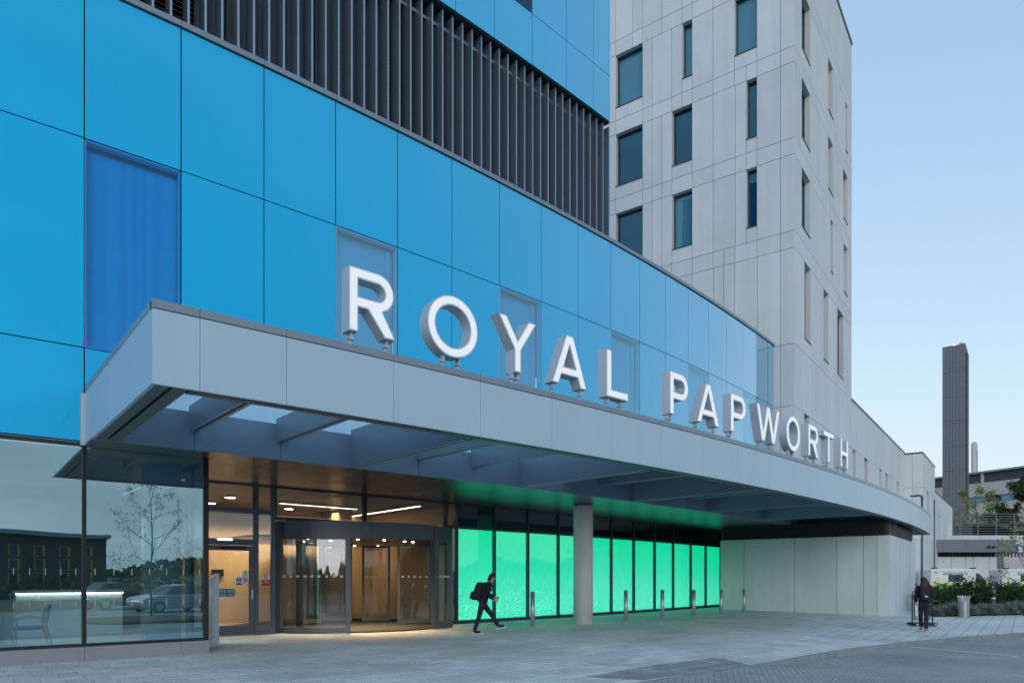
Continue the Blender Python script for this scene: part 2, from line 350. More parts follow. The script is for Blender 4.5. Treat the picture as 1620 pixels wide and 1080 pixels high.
def patch_mat():
    m, nt, p, out = nodes('worn_tactile_paving'); L = nt.links.new
    geo = N(nt, 'ShaderNodeNewGeometry'); a = N(nt, 'ShaderNodeTexNoise', Scale=1.6, Detail=8.0, Roughness=.75); L(geo.outputs['Position'], a.inputs['Vector'])
    v = N(nt, 'ShaderNodeTexBrick', Scale=1.0); mp = N(nt, 'ShaderNodeMapping'); mp.inputs['Rotation'].default_value = (0, 0, -rad(42)); L(geo.outputs['Position'], mp.inputs['Vector'])
    sep = N(nt, 'ShaderNodeSeparateXYZ'); L(mp.outputs[0], sep.inputs[0]); cb = N(nt, 'ShaderNodeCombineXYZ'); L(sep.outputs[0], cb.inputs[0]); L(sep.outputs[1], cb.inputs[1]); L(cb.outputs[0], v.inputs['Vector'])
    v.inputs['Brick Width'].default_value = .8; v.inputs['Row Height'].default_value = .4; v.inputs['Mortar Size'].default_value = .012
    v.inputs['Color1'].default_value = (.20, .205, .215, 1); v.inputs['Color2'].default_value = (.29, .295, .305, 1); v.inputs['Mortar'].default_value = (.42, .44, .45, 1)
    r = N(nt, 'ShaderNodeMapRange'); r.inputs[1].default_value = .5; r.inputs[2].default_value = .62; L(a.outputs['Fac'], r.inputs[0])
    mx = N(nt, 'ShaderNodeMix', data_type='RGBA'); L(v.outputs['Color'], mx.inputs[6]); mx.inputs[7].default_value = (.44, .46, .47, 1); L(r.outputs[0], mx.inputs[0]); L(mx.outputs[2], p.inputs['Base Color']); p.inputs['Roughness'].default_value = .8
    return m
M['patch'] = patch_mat()
def tone(o, lo=.95, hi=1.04):                 # one cast-to-cast tone per precast panel
    me = o.data; ca = me.color_attributes.get('tone') or me.color_attributes.new('tone', 'FLOAT_COLOR', 'CORNER')
    par = list(range(len(me.vertices)))
    def find(a):
        while par[a] != a: par[a] = par[par[a]]; a = par[a]
        return a
    for e in me.edges:
        a, b = find(e.vertices[0]), find(e.vertices[1])
        if a != b: par[a] = b
    t = {}
    for p in me.polygons:
        r = find(p.vertices[0])
        if r not in t: t[r] = random.uniform(lo, hi)
        for li in p.loop_indices: ca.data[li].color = (t[r], t[r], t[r]*random.uniform(.998, 1.002), 1)
    return o
# ================================================================== camera, sky, sun
cam = bpy.data.cameras.new('Camera'); cam_o = bpy.data.objects.new('Camera', cam); COL.objects.link(cam_o)
cam_o.location = (0, 0, EYE); cam_o.rotation_euler = (rad(90), 0, 0)
cam.sensor_width = 36; cam.lens = FPX / 1620 * 36; cam.shift_y = (HY - 540) / 1620; cam.clip_start = .1; cam.clip_end = 6000
S.camera = cam_o
wd = bpy.data.worlds.new('World'); S.world = wd; wd.use_nodes = True; wn = wd.node_tree; wn.nodes.clear()
sky = N(wn, 'ShaderNodeTexSky'); sky.sky_type = 'NISHITA'; sky.sun_disc = False
SUN_EL, SUN_AZ = rad(16), rad(178)            # azimuth clockwise from +Y
sky.sun_elevation = SUN_EL; sky.sun_rotation = SUN_AZ; sky.air_density = 1.0; sky.dust_density = .4; sky.ozone_density = 2.5; sky.altitude = 0
bg = N(wn, 'ShaderNodeBackground', Strength=.15); wo = N(wn, 'ShaderNodeOutputWorld')
sp_ = N(wn, 'ShaderNodeSeparateColor'); cb_ = N(wn, 'ShaderNodeCombineColor'); wn.links.new(sky.outputs[0], sp_.inputs[0])
for i_, (ex, ga, top) in enumerate(((.50, .97, 1.8), (.41, 1.12, 2.0), (.32, 1.37, 2.2))):   # dusk haze: soften the zenith-to-horizon contrast
    pw_ = N(wn, 'ShaderNodeMath', operation='POWER'); pw_.inputs[1].default_value = ex; ml_ = N(wn, 'ShaderNodeMath', operation='MULTIPLY'); ml_.inputs[1].default_value = ga
    mn_ = N(wn, 'ShaderNodeMath', operation='SMOOTH_MIN'); mn_.inputs[1].default_value = top; mn_.inputs[2].default_value = .25
    wn.links.new(sp_.outputs[i_], pw_.inputs[0]); wn.links.new(pw_.outputs[0], ml_.inputs[0]); wn.links.new(ml_.outputs[0], mn_.inputs[0]); wn.links.new(mn_.outputs[0], cb_.inputs[i_])
tc_ = N(wn, 'ShaderNodeTexCoord'); mp_ = N(wn, 'ShaderNodeMapping'); mp_.inputs['Scale'].default_value = (1.6, 1.6, 11); wn.links.new(tc_.outputs['Generated'], mp_.inputs[0])
cl_ = N(wn, 'ShaderNodeTexNoise', Scale=1.4, Detail=5.0, Roughness=.55); wn.links.new(mp_.outputs[0], cl_.inputs['Vector'])
sx_ = N(wn, 'ShaderNodeSeparateXYZ'); wn.links.new(tc_.outputs['Generated'], sx_.inputs[0])
fy_ = N(wn, 'ShaderNodeMapRange'); fy_.inputs[1].default_value = .35; fy_.inputs[2].default_value = -.15; wn.links.new(sx_.outputs[1], fy_.inputs[0])
fc_ = N(wn, 'ShaderNodeMapRange'); fc_.inputs[1].default_value = .42; fc_.inputs[2].default_value = .62; fc_.inputs[4].default_value = .55; wn.links.new(cl_.outputs['Fac'], fc_.inputs[0])
mf_ = N(wn, 'ShaderNodeMath', operation='MULTIPLY'); wn.links.new(fy_.outputs[0], mf_.inputs[0]); wn.links.new(fc_.outputs[0], mf_.inputs[1])
mc_ = N(wn, 'ShaderNodeMix', data_type='RGBA'); mc_.inputs[7].default_value = (.92, 1.08, 1.38, 1); wn.links.new(mf_.outputs[0], mc_.inputs[0]); wn.links.new(cb_.outputs[0], mc_.inputs[6])
wn.links.new(mc_.outputs[2], bg.inputs[0]); wn.links.new(bg.outputs[0], wo.inputs[0])
sl = bpy.data.lights.new('sun', 'SUN'); sl.energy = .35; sl.angle = rad(40); sl.color = (1, .98, .96)
so = bpy.data.objects.new('sun', sl); COL.objects.link(so)
sd = Vector((math.sin(SUN_AZ)*math.cos(SUN_EL), math.cos(SUN_AZ)*math.cos(SUN_EL), math.sin(SUN_EL)))
so.rotation_euler = sd.to_track_quat('Z', 'Y').to_euler()
S.view_settings.view_transform = 'Standard'; S.view_settings.look = 'None'; S.view_settings.exposure = 1.55; S.view_settings.gamma = 1
S.render.engine = 'CYCLES'; S.cycles.max_bounces = 10; S.cycles.transparent_max_bounces = 16; S.cycles.glossy_bounces = 5; S.cycles.diffuse_bounces = 4
S.cycles.use_denoising = True; S.cycles.sample_clamp_indirect = 6; S.cycles.caustics_reflective = False; S.cycles.caustics_refractive = False
S.cycles.use_light_tree = True

# ================================================================== the ground
def grid(name, rows, m, kind='structure'):
    b = MB(); v = [[b.bm.verts.new(p) for p in r] for r in rows]
    for i in range(len(v)-1):
        for j in range(len(v[0])-1): b.bm.faces.new([v[i][j], v[i][j+1], v[i+1][j+1], v[i+1][j]])
    return tag(b.build(name, m, weld=False), kind=kind)
KERB = [(-14, 8.9)] + [(inv(p.x, p.y)) for p in (gnd(1033, 1078), gnd(1213, 1051), gnd(1290, 1036), gnd(1362, 1024.4), gnd(1455, 1014), gnd(1530, 1007), gnd(1620, 1001))]
last = gnd(1620, 1001); KERB += [inv(last.x+9, last.y+4.2), inv(last.x+22, last.y+9), inv(last.x+45, last.y+16)]
KERB[0] = (-14, KERB[1][1])
def okerb(k):
    for (a, oa), (b, ob) in zip(KERB, KERB[1:]):
        if k <= b: return oa + (ob-oa)*max(0, (k-a)/(b-a))
    return KERB[-1][1]
kend = KERB[-1][0]; kflush = KERB[2][0]
g = MB(); g.face([Vector((x, y, -.36)) for x, y in ((-2500, -2500), (2500, -2500), (2500, 2500), (-2500, 2500))]); tag(g.build('ground', M['grass']), kind='structure')
g = MB(); g.face([Vector((x, y, -.29)) for x, y in ((-60, -9), (70, -9), (70, 40), (-60, 40))]); tag(g.build('road', M['asphalt']), kind='structure')
def pav(name, k0, k1, m, o0=-3.6):
    ks = [k0 + (k1-k0)*i/60 for i in range(61)]
    grid(name, [[F(k, o0 + (okerb(k)-.14-o0)*j/14, gz(o0 + (okerb(k)-.14-o0)*j/14)) for j in range(15)] for k in ks], m)
pav('paving', -14, 9.6, M['setts']); pav('path', 9.6, kend, M['flags'])
for sname in ('kerb',):
    b = MB(); k = -14.0
    while k < kend - .6:
        k2 = k + .54 * (1 if k < 12 else 1.0)
        drop = 0 if k < kflush - .9 else min(1, (k - kflush + .9) / .9)
        top = 0.012
        b.cbox(lambda a, o, z: F(a, okerb(a) - o, gz(okerb(a)) + z), k, k2 - .010, 0, .138, -.5, top if drop else .006)
        k = k2
    tag(b.build('kerb', M['kerb'], bevel=.012), kind='structure')
# the road rises to meet the dropped kerb
rows = []
for i in range(26):
    k = -14 + (kflush + 14) * i / 25; o = okerb(k)
    rows.append([F(k, o + .002, gz(o) - .01), F(k, o + .9, gz(o) - .05), F(k, o + 2.2, -.286)])
k = kflush + .9; o = okerb(k); rows.append([F(k, o+.002, -.288), F(k, o+.6, -.288), F(k, o+1.6, -.288)])
grid('road_ramp', rows, M['asphalt'])
b = MB(); A, B_ = at(1431, 1022, 1.79*FPX/108), at(1611, 1037.8, 1.79*FPX/123.8)
d = (B_-A).normalized(); n = Vector((-d.y, d.x, 0))*.05
b.face([Vector((p.x, p.y, -.284)) for p in (A-n, B_-n, B_+n, A+n)]); tag(b.build('road_marking', M['paint']), kind='structure')
b = MB(); A, B_ = at(1560, 1003.5, 1.79*FPX/89.5), at(1640, 1006, 1.79*FPX/92)
d = (B_-A).normalized(); n = Vector((-d.y, d.x, 0))*.05
b.face([Vector((p.x, p.y, -.284)) for p in (A-n, B_-n, B_+n, A+n)]); tag(b.build('road_marking', M['paint']), kind='structure')
b = MB(); pp = [gnd(*q) for q in ((925, 1070), (1022, 1053.5), (1137, 1039.5), (1190, 1053), (1110, 1063), (1020, 1075))]
b.face([p + Vector((0, 0, .006)) for p in pp]); tag(b.build('paving_patch', M['patch']), kind='structure')
b = MB()
for qs in (((918, 1044), (985, 1024), (1022, 1027), (1003, 1040), (960, 1052)), ((1160, 1001.5), (1196, 1001), (1197, 1003.2), (1166, 1003.4)), ((1207, 1017), (1255, 1017.5), (1259, 1022), (1215, 1021)), ((1085, 1036), (1165, 1037), (1160, 1041), (1090, 1040))):
    b.face([gnd(*q) + Vector((0, 0, .005)) for q in qs])
M['pale'] = brick_mat('newer_pale_setts', (.54, .57, .59), (.62, .65, .67), (.36, .37, .38), .42, .21, rad(41.5), .006, .6, .5, .15, .15)
tag(b.build('paving_repair', M['pale']), kind='structure')
# planting bed, mulch and gravel
bedf = [gnd(1440, 976.5), gnd(1500, 975), gnd(1560, 973.5), gnd(1622, 971)]; bedf += [bedf[-1] + Vector((8, 2, 0)), bedf[-1] + Vector((22, 7, 0))]
b = MB(); zb = -.15
for p, q in zip(bedf, bedf[1:]): b.face([Vector((p.x, p.y, zb)), Vector((q.x, q.y, zb)), Vector((q.x*1.3, q.y*1.32, zb)), Vector((p.x*1.3, p.y*1.32, zb))])
tag(b.build('planting_bed', M['soil']), kind='structure')

# ================================================================== the blue glazed building
BLD = thing('glazed_hospital_building', 'curved hospital front clad in bright blue glass panels with vertical grey fins', 'building', F(2, 0, 0))
zP, zJ1, zJ2, zG = 12.64, 9.75, 5.82, 4.06
def facet(k0, k1, o):                     # flat pane chord between two bay lines
    a, c = F(k0, o), F(k1, o); t = (c-a); n = Vector((t.y, -t.x, 0)).normalized()
    return lambda s, d, z: a + t*s + n*d + Vector((0, 0, z))
b = MB(); back = MB()
wins = []
G = .011
for k in range(-5, 18):
    k1 = min(k+1, 17.42)
    fn = facet(k, k1, 0); w = (F(k1, 0)-F(k, 0)).length; e = G/w
    tilt = random.uniform(-.006, .006)
    for (z0, z1, row) in ((zJ1, zP, 0), (zJ2, zJ1, 1), (zG, zJ2, 2)):
        if row == 1 and k % 3 == 0 and k >= -3 and k < 17: wins.append((k, k1, fn, e)); continue
        if row == 2 and k > 1: z0 = zG - .1
        fn2 = (lambda s, d, z, fn=fn, t=tilt, zz=z0, hh=z1-z0: fn(s, d + t*(s-.5) + t*.4*((z-zz)/hh-.5), z))
        b.cbox(fn2, e, 1-e, -.03, 0, z0+G, z1-G)
    back.cbox(fn, 0, 1, -.10, -.05, zG, zJ2); back.cbox(fn, 0, 1, -.10, -.05, zJ1, zP)
    if not (k % 3 == 0 and -3 <= k < 17): back.cbox(fn, 0, 1, -.10, -.05, zJ2, zJ1)
b.build('glass_cladding', M['blue'], BLD); back.build('backing_wall', M['gap'], BLD)
def curtain(fn, z0, z1, d, amp, n, name, m, par):
    c = MB(); pts = []
    for i in range(n*6+1):
        s = .02 + .96*i/(n*6); pts.append((s, d + amp*(math.sin(i*.9 + 1.6*math.sin(i*.23)) + .6*math.sin(i*.31+2))))
    for (s0, d0), (s1, d1) in zip(pts, pts[1:]): c.face([fn(s0, d0 , z0), fn(s1, d1, z0), fn(s1, d1, z1), fn(s0, d0, z1)])
    return c.build(name, m, par, smooth=True)
for (k, k1, fn, e) in wins:
    fr = MB()
    for a0, a1, c0, c1 in ((e, .022, zJ2+G, zJ1-G), (.978, 1-e, zJ2+G, zJ1-G), (.022, .978, zJ2+G, zJ2+.045), (.022, .978, zJ1-.045, zJ1-G)):
        fr.cbox(fn, a0, a1, -.16, -.012, c0, c1)
    wo_ = fr.build('window', M['reveal'], BLD)
    gp = MB(); gp.face([fn(e, -.004, zJ2+G), fn(1-e, -.004, zJ2+G), fn(1-e, -.004, zJ1-G), fn(e, -.004, zJ1-G)]); gp.build('pane', M['blueglass'] if k <= 0 else M['blueglass2'], wo_)
    if k <= 0: curtain(fn, zJ2+.01, zJ1-.14, -.19, .010, 8, 'curtain', M['curtain'], wo_)
    bl = MB(); bl.face([fn(.004, -.24, zJ2), fn(.996, -.24, zJ2), fn(.996, -.24, zJ1), fn(.004, -.24, zJ1)]); bl.build('blind', M['reveal'], wo_)
    if k > 0:
        bl = MB(); bl.cbox(fn, .86, .93, -.20, -.17, zJ2+.05, zJ1-.1); bl.build('inner_frame', M['reveal'], wo_)
# coping over the cladding, fins, recessed plant wall
b = MB()
for k in range(-5, 18):
    k1 = min(k+1, 17.42); fn = facet(k, k1, 0); e = .004/1.7
    b.cbox(fn, e, 1-e, -.42, .05, zP+.012, zP+.13)
b.build('parapet_coping', M['alu2'], BLD)
zF0, zF1 = zP+.13, 16.44
kf = 8.93
i = 0
while kf > -1.2:
    t, n, p = tang(kf), nrm(kf), F(kf, 0)
    fn = lambda s, d, z: p + t*s + n*d + Vector((0, 0, z))
    f = MB(); f.cbox(fn, -.022, .022, -.36, .03, zF0, zF1 - .02); f.build('louvre_fin', M['fin'], BLD, bevel=.004)
    kf -= .1962
pw = MB(); gr = MB(); px_ = MB(); rail = MB(); rail2 = MB()
k = -2.0
while k < 8.8:
    k1 = min(k+.27, 8.86)
    fn = facet(k, k1, -.62)
    isg = (.2 < k < 1.0) or (3.7 < k < 4.75)
    if isg:
        z = zF0-.2
        gr.cbox(fn, 0, 1, -.1, -.08, zF0-.3, zF1)
        while z < zF1-.5:
            gr.mi = 1
            fn3 = lambda s, d, zz, fn=fn, z=z: fn(s, d, z + zz + (d)*(-.9))
            gr.cbox(fn3, 0, 1, -.05, .02, 0, .018); z += .105
        gr.mi = 0
    else:
        pw.cbox(fn, 0.02, .98, -.05, .0 if int(k*3.7) % 2 else .03, zF0-.3, zF1-.35)
        pw.cbox(fn, .45, .55, 0, .06, zF0-.3, zF1-.36)
        px_.cbox(fn, 0, 1, -.09, -.06, zF0-.3, zF1)
    k = k1
pw.build('plant_cladding', M['plant'], BLD); gr.build('louvre_grille', [M['black'], M['frame']], BLD); px_.build('plant_backing', M['gap'], BLD)
for k in range(-2, 9):
    k1 = min(k+1, 8.95)
    rail.cbox(facet(k, k1, 0), 0, 1, -.30, -.22, zF1-.32, zF1-.24); rail2.cbox(facet(k, k1, 0), 0, 1, -.30, -.22, zF0+.02, zF0+.08)
rail.build('fin_rail', M['fin'], BLD); rail2.build('fin_rail', M['fin'], BLD)
pr = MB(); fnr = facet(8.8, 8.97, -.3); pr.cbox(facet(8.86, 8.9, -.6), 0, 1, -5, 0, zF0-.3, zF1); pr.build('plant_return_wall', M['plant'], BLD)
# flat roof of the lower block
rf = MB()
for k in range(-5, 18):
    k1 = min(k+1, 17.3); rf.face([F(k, -.3, zP-.05), F(k1, -.3, zP-.05), F(k1, -12, zP-.05), F(k, -12, zP-.05)])
rf.build('flat_roof', M['plinth'], BLD)
# upper storeys
ks = [-3.1, -2.29, -1.48, -.67, .14, .95, 1.76, 2.57, 3.38, 4.19, 5.0, 5.81, 6.68, 7.56, 8.34, 8.86]
b = MB(); back = MB(); zU = 16.46; uw = []
for i, (k, k1) in enumerate(zip(ks, ks[1:])):
    fn = facet(k, k1, .16); w = (F(k1, 0)-F(k, 0)).length; e = .009/w; t = random.uniform(-.003, .003)
    for z0, z1 in ((zU, 17.95), (17.95, 20.9), (20.9, 24.8), (24.8, 28.7)):
        if i == 11 and z0 == 17.95: uw.append((fn, e, z0, z1)); continue
        b.cbox(lambda s, d, z, fn=fn, t=t: fn(s, d + t*(s-.5), z), e, 1-e, -.03, 0, z0+.009, z1-.009)
    back.cbox(fn, 0, 1, -.40, -.05, zU+.012, 28.7)
fe = lambda a, o, z: F(8.86, 0) + nrm(8.86)*o + tang(8.86)*a + Vector((0, 0, z))
b.cbox(fe, -.03, 0, -9, -.06, zU, 28.7)
b.build('upper_glass_cladding', M['blue'], BLD); back.build('upper_wall', M['gap'], BLD)
so_ = MB()
for k, k1 in zip(ks, ks[1:]): so_.cbox(facet(k, k1, .12), 0, 1, -3, 0, zU-.02, zU+.008)
so_.build('upper_soffit', M['frame'], BLD)
for fn, e, z0, z1 in uw:
    fr = MB()
    for a0, a1, c0, c1 in ((e, .05, z0+.01, z1-.01), (.95, 1-e, z0+.01, z1-.01), (.05, .95, z0+.01, z0+.07), (.05, .95, z1-.07, z1-.01)): fr.cbox(fn, a0, a1, -.16, -.012, c0, c1)
    w_ = fr.build('window', M['frame'], BLD)
    gp = MB(); gp.face([fn(e, -.004, z0+.01), fn(1-e, -.004, z0+.01), fn(1-e, -.004, z1-.01), fn(e, -.004, z1-.01)]); gp.build('pane', M['blueglass'], w_)
    curtain(fn, z0+.02, z1-.05, -.22, .012, 8, 'curtain', M['curtain'], w_)
# ---- ground floor: lobby glass on the front line, left of the entrance
b = MB()
for k in range(-5, 2):
    k1 = min(k+1, 1.318); b.cbox(facet(k, k1, .03), 0.002, .998, -.3, 0, -.3, .215)
b.build('plinth', M['plinth'], BLD)
for k in range(-4, 1):
    k1 = k+1 if k < 0 else 1.318; fn = facet(k, k1, 0); w = (F(k1, 0)-F(k, 0)).length
    fr = MB(); m_ = .035/w
    for a0, a1, c0, c1 in ((.001, m_, .215, zG-.02), (1-m_, .999, .215, zG-.02), (m_, 1-m_, .215, .275), (m_, 1-m_, zG-.09, zG-.02)): fr.cbox(fn, a0, a1, -.14, .008, c0, c1)
    if k == 0: fr.cbox(fn, 1-m_*3, 1-m_, -.14, .006, .275, zG-.09)
    w_ = fr.build('shopfront_window', M['black'], BLD)
    gp = MB(); gp.face([fn(m_, -.02, .275), fn(1-m_, -.02, .275), fn(1-m_, -.02, zG-.09), fn(m_, -.02, zG-.09)]); gp.build('pane', M['lobbyglass'], w_)
    dots = MB()
    for zz in (1.02, 1.62):
        for j in range(7):
            s = .08 + .84*j/6; dots.cbox(fn, s-.004, s+.004, -.018, -.015, zz-.06, zz+.06)
    dots.build('manifestation_marks', M['etch'], w_)
fr = MB(); fn = lambda a, o, z: F(1.318, 0) + nrm(1.318)*o + tang(1.318)*a + Vector((0, 0, z))
for o0, o1, c0, c1 in ((-1.05, -.99, .0, 3.95), (-2.1, -2.04, 0, 3.95), (-3.4, -3.3, 0, 3.95), (-3.3, -.15, 0, .1), (-3.3, -.15, 3.85, 3.95)): fr.cbox(fn, -.07, -.005, o0, o1, c0, c1)
w_ = fr.build('side_window', M['black'], BLD)
gp = MB(); gp.face([fn(-.04, -.15, .1), fn(-.04, -3.3, .1), fn(-.04, -3.3, 3.85), fn(-.04, -.15, 3.85)]); gp.build('pane', M['glazing'], w_)
# edge strip where the canopy side meets the front
# ---- interior
b = MB()
b.face([F(k, -.16, .002) for k in (-5, -3, -1, 0, 1.3)] + [F(1.3, -3.4, .002), F(4, -3.42, .002), F(6.9, -3.42, .002), F(6.9, -11, .002), F(2, -11, .002), F(-5, -11, .002)])
b.build('lobby_floor', M['lfloor'], BLD)
b = MB()
for k, k1 in ((-5, -2), (-2, 1.3)): b.face([F(k, -.12, 3.96), F(k1, -.12, 3.96), F(k1, -11, 3.96), F(k, -11, 3.96)])
for k, k1 in ((1.3, 4), (4, 7.0)): b.face([F(k, -3.53, 3.935), F(k1, -3.53, 3.935), F(k1, -11, 3.935), F(k, -11, 3.935)])
b.build('lobby_ceiling', M['ceil'], BLD)
b = MB()
b.cbox(lambda a, o, z: F(a, o, z), 1.6, 7.2, -9.3, -9.15, 0, 3.95, 6)
b.cbox(lambda a, o, z: F(a, o, z), 5.65, 5.72, -9.15, -7.2, 0, 3.9)
b.cbox(lambda a, o, z: F(a, o, z), 7.0, 7.1, -9.15, -3.75, 0, 3.95)
b.build('lobby_wall', M['tan'], BLD)
b = MB(); b.cbox(lambda a, o, z: F(a, o, z), -5, 1.6, -8.2, -8.0, 0, 3.95, 5); b.build('lobby_back_wall', M['dimwall'], BLD)
b = MB()
b.cbox(lambda a, o, z: F(a, o, z), 2.55, 6.9, -9.149, -9.10, 0.0, .12, 5); b.build('skirting', M['wood'], BLD)

# ---- entrance screen under the canopy (recessed line)
OE = -3.4; zT = 3.97
def bay(k0, k1, kind, name='entrance_bay'):
    fn = facet(k0, k1, OE); w = (F(k1, OE)-F(k0, OE)).length; m_ = .04/w
    fr = MB(); zb = .10
    fr.cbox(fn, .001, m_, -.12, .02, 0, zT); fr.cbox(fn, 1-m_, .999, -.12, .02, 0, zT)
    fr.cbox(fn, m_, 1-m_, -.1, .01, 0, zb); fr.cbox(fn, m_, 1-m_, -.1, .01, 3.13, 3.22); fr.cbox(fn, m_, 1-m_, -.1, .01, zT-.05, zT)
    o = fr.build(name, M['frame'], BLD)
    u = MB(); u.face([fn(m_, -.03, 3.22), fn(1-m_, -.03, 3.22), fn(1-m_, -.03, zT-.05), fn(m_, -.03, zT-.05)])
    u.build('upper_pane', M['darkpane'] if kind == 'green' else M['glazing'], o)
    if kind == 'green':
        l = MB(); l.face([fn(m_*.9, -.085, zb), fn(1-m_*.9, -.085, zb), fn(1-m_*.9, -.085, 3.13), fn(m_*.9, -.085, 3.13)]); l.build('backlit_panel', M['gpanel'], o)
        l = MB(); l.face([fn(m_, -.10, 3.2), fn(1-m_, -.10, 3.2), fn(1-m_, -.10, zT), fn(m_, -.10, zT)]); l.build('upper_backing', M['room'], o)
        l = MB(); l.face([fn(m_, -.012, zb), fn(1-m_, -.012, zb), fn(1-m_, -.012, 3.13), fn(m_, -.012, 3.13)]); l.build('outer_pane', M['skyl'], o)
        sp = MB()                          # gasket blocks down the film's edge
        for j in range(44):
            z = zb + .03 + j*.07; sp.cbox(fn, 1-m_-.018/w, 1-m_, -.083, -.079, z, z+.035); sp.cbox(fn, m_, m_+.008/w, -.083, -.079, z, z+.035)
        for j in range(26):
            s = m_ + (1-2*m_)*j/26; sp.cbox(fn, s, s+.02, -.083, -.079, zb, zb+.02)
        sp.build('film_edging', M['black'], o)
    elif kind == 'clear':
        l = MB(); l.face([fn(m_, -.03, zb), fn(1-m_, -.03, zb), fn(1-m_, -.03, 3.13), fn(m_, -.03, 3.13)]); l.build('pane', M['glazing'], o)
    return o, fn, m_
gk = [kx(x, OE) for x in (723.2, 782.8, 835.9, 884)] + [0, 0] + [kx(x, OE) for x in (968, 1003.5, 1036.5, 1065.8, 1093.6, 1117.3, 1141)]
gk[4] = gk[3] + (gk[6]-gk[3])/2; del gk[5]
for a, c in zip(gk, gk[1:]): bay(a, c, 'green', 'green_lit_bay')
kA, kB, kC, kD = 1.62, kx(405, OE), kx(435, OE), kx(706, OE)
bay(kD, gk[0], 'clear')
# door bay and sidelight
fn = facet(kA, kB, OE); w = (F(kB, OE)-F(kA, OE)).length; m_ = .05/w
fr = MB()
for a0, a1, c0, c1 in ((0, m_, 0, zT), (1-m_*.9, 1, 0, zT), (m_, 1-m_*.9, 2.36, 2.52), (m_, 1-m_*.9, 3.22, 3.32), (m_, 1-m_*.9, zT-.05, zT)): fr.cbox(fn, a0, a1, -.12, .02, c0, c1)
o = fr.build('door_surround', M['framel'], BLD)
for c0, c1 in ((2.52, 3.22), (3.32, zT-.05)):
    u = MB(); u.face([fn(m_, -.03, c0), fn(1-m_, -.03, c0), fn(1-m_, -.03, c1), fn(m_, -.03, c1)]); u.build('upper_pane', M['glazing'], o)
ds = m_ + .002; de = 1-m_*.9-.002
df = MB(); st = .11/w
for a0, a1, c0, c1 in ((ds, ds+st*.6, .02, 2.35), (de-st, de, .02, 2.35), (ds+st*.6, de-st, .02, .27), (ds+st*.6, de-st, 2.22, 2.35)): df.cbox(fn, a0, a1, -.09, .005, c0, c1)
door = df.build('side_door', M['framel'], BLD)
u = MB(); u.face([fn(ds+st*.6, -.04, .27), fn(de-st, -.04, .27), fn(de-st, -.04, 2.22), fn(ds+st*.6, -.04, 2.22)]); u.build('pane', M['glazing'], door)
u = MB(); u.cbox(fn, de-.5, de-.13, .006, .06, 2.25, 2.31); u.build('door_closer', M['black'], door)
u = MB(); u.cbox(fn, de-st*.8, de-st*.4, .006, .05, .95, 1.2); u.build('handle', M['steel'], door)
fn = facet(kB, kC, OE); w = (F(kC, OE)-F(kB, OE)).length; m_ = .05/w
fr = MB()
for a0, a1, c0, c1 in ((.002, m_*1.3, 0, zT), (1-m_*1.6, .998, 0, zT), (m_*1.3, 1-m_*1.6, 0, .2), (m_*1.3, 1-m_*1.6, 3.22, 3.32), (m_*1.3, 1-m_*1.6, zT-.05, zT)): fr.cbox(fn, a0, a1, -.12, .02, c0, c1)
o = fr.build('sidelight', M['framel'], BLD)
for c0, c1 in ((.2, 3.22), (3.32, zT-.05)):
    u = MB(); u.face([fn(m_*1.3, -.03, c0), fn(1-m_*1.6, -.03, c0), fn(1-m_*1.6, -.03, c1), fn(m_*1.3, -.03, c1)]); u.build('pane', M['glazing'], o)
FNSIDE = fn
# high glass above the revolving door
kM = kx(578, OE)
for a, c in ((kC, kM), (kM, kD)):
    fn = facet(a, c, OE); w = (F(c, OE)-F(a, OE)).length; m_ = .05/w
    fr = MB()
    for a0, a1, c0, c1 in ((.001, m_, 3.08, zT), (1-m_, .999, 3.08, zT), (m_, 1-m_, 3.08, 3.16), (m_, 1-m_, zT-.05, zT)): fr.cbox(fn, a0, a1, -.12, .02, c0, c1)
    o = fr.build('fanlight', M['frame'], BLD)
    u = MB(); u.face([fn(m_, -.03, 3.16), fn(1-m_, -.03, 3.16), fn(1-m_, -.03, zT-.05), fn(m_, -.03, zT-.05)]); u.build('pane', M['glazing'], o)

# ================================================================== the canopy
CAN = thing('entrance_canopy', 'long curved grey metal canopy projecting over the hospital entrance', 'canopy', F(8, 5.4, 4))
OC = 5.43; zc0, zcJ, zcT = 3.994, 4.967, 5.085
KE = 24.3
b = MB(); bk = MB(); cp = MB(); e = .0016
kj = [0.0, .33] + list(range(1, 25)) + [KE]
for k, k1 in zip(kj, kj[1:]):
    n = 3
    b.cbox(lambda a, o, z: F(a, o, z), k+e, k1-e, OC-.05, OC, zc0, zcJ-.008, n)
    cp.cbox(lambda a, o, z: F(a, o, z), k+.002, k1-.002, OC-.9, OC-.002, zcJ+.008, zcT - .0, n)
    bk.cbox(lambda a, o, z: F(a, o, z), k, k1, OC-.11, OC-.06, zc0+.01, zcT-.02, n)
side = lambda a, o, z: F(0, 0) + nrm(0)*o + tang(0)*a + Vector((0, 0, z))
for o0, o1 in ((.05, 2.42), (2.435, OC-.055)):
    b.cbox(side, 0, .05, o0, o1, zc0, zcJ-.006)
for o0, o1 in ((.03, 1.6), (1.606, 4.05), (4.056, OC-.905)): cp.cbox(side, .002, .75, o0, o1, zcJ+.008, zcT)
bk.cbox(side, .06, .11, .05, OC-.12, zc0+.01, zcT-.02)
b.cbox(side, -.07, -.002, -.02, .12, zc0-.02, zcJ-.03)
endf = lambda a, o, z: F(KE, 0) + nrm(KE)*o + tang(KE)*a + Vector((0, 0, z))
b.cbox(endf, -.05, 0, .1, OC-.055, zc0, zcJ-.006)
b.build('fascia', M['alu'], CAN); bk.build('fascia_backing', M['gap'], CAN); cp.build('coping', M['alu2'], CAN)
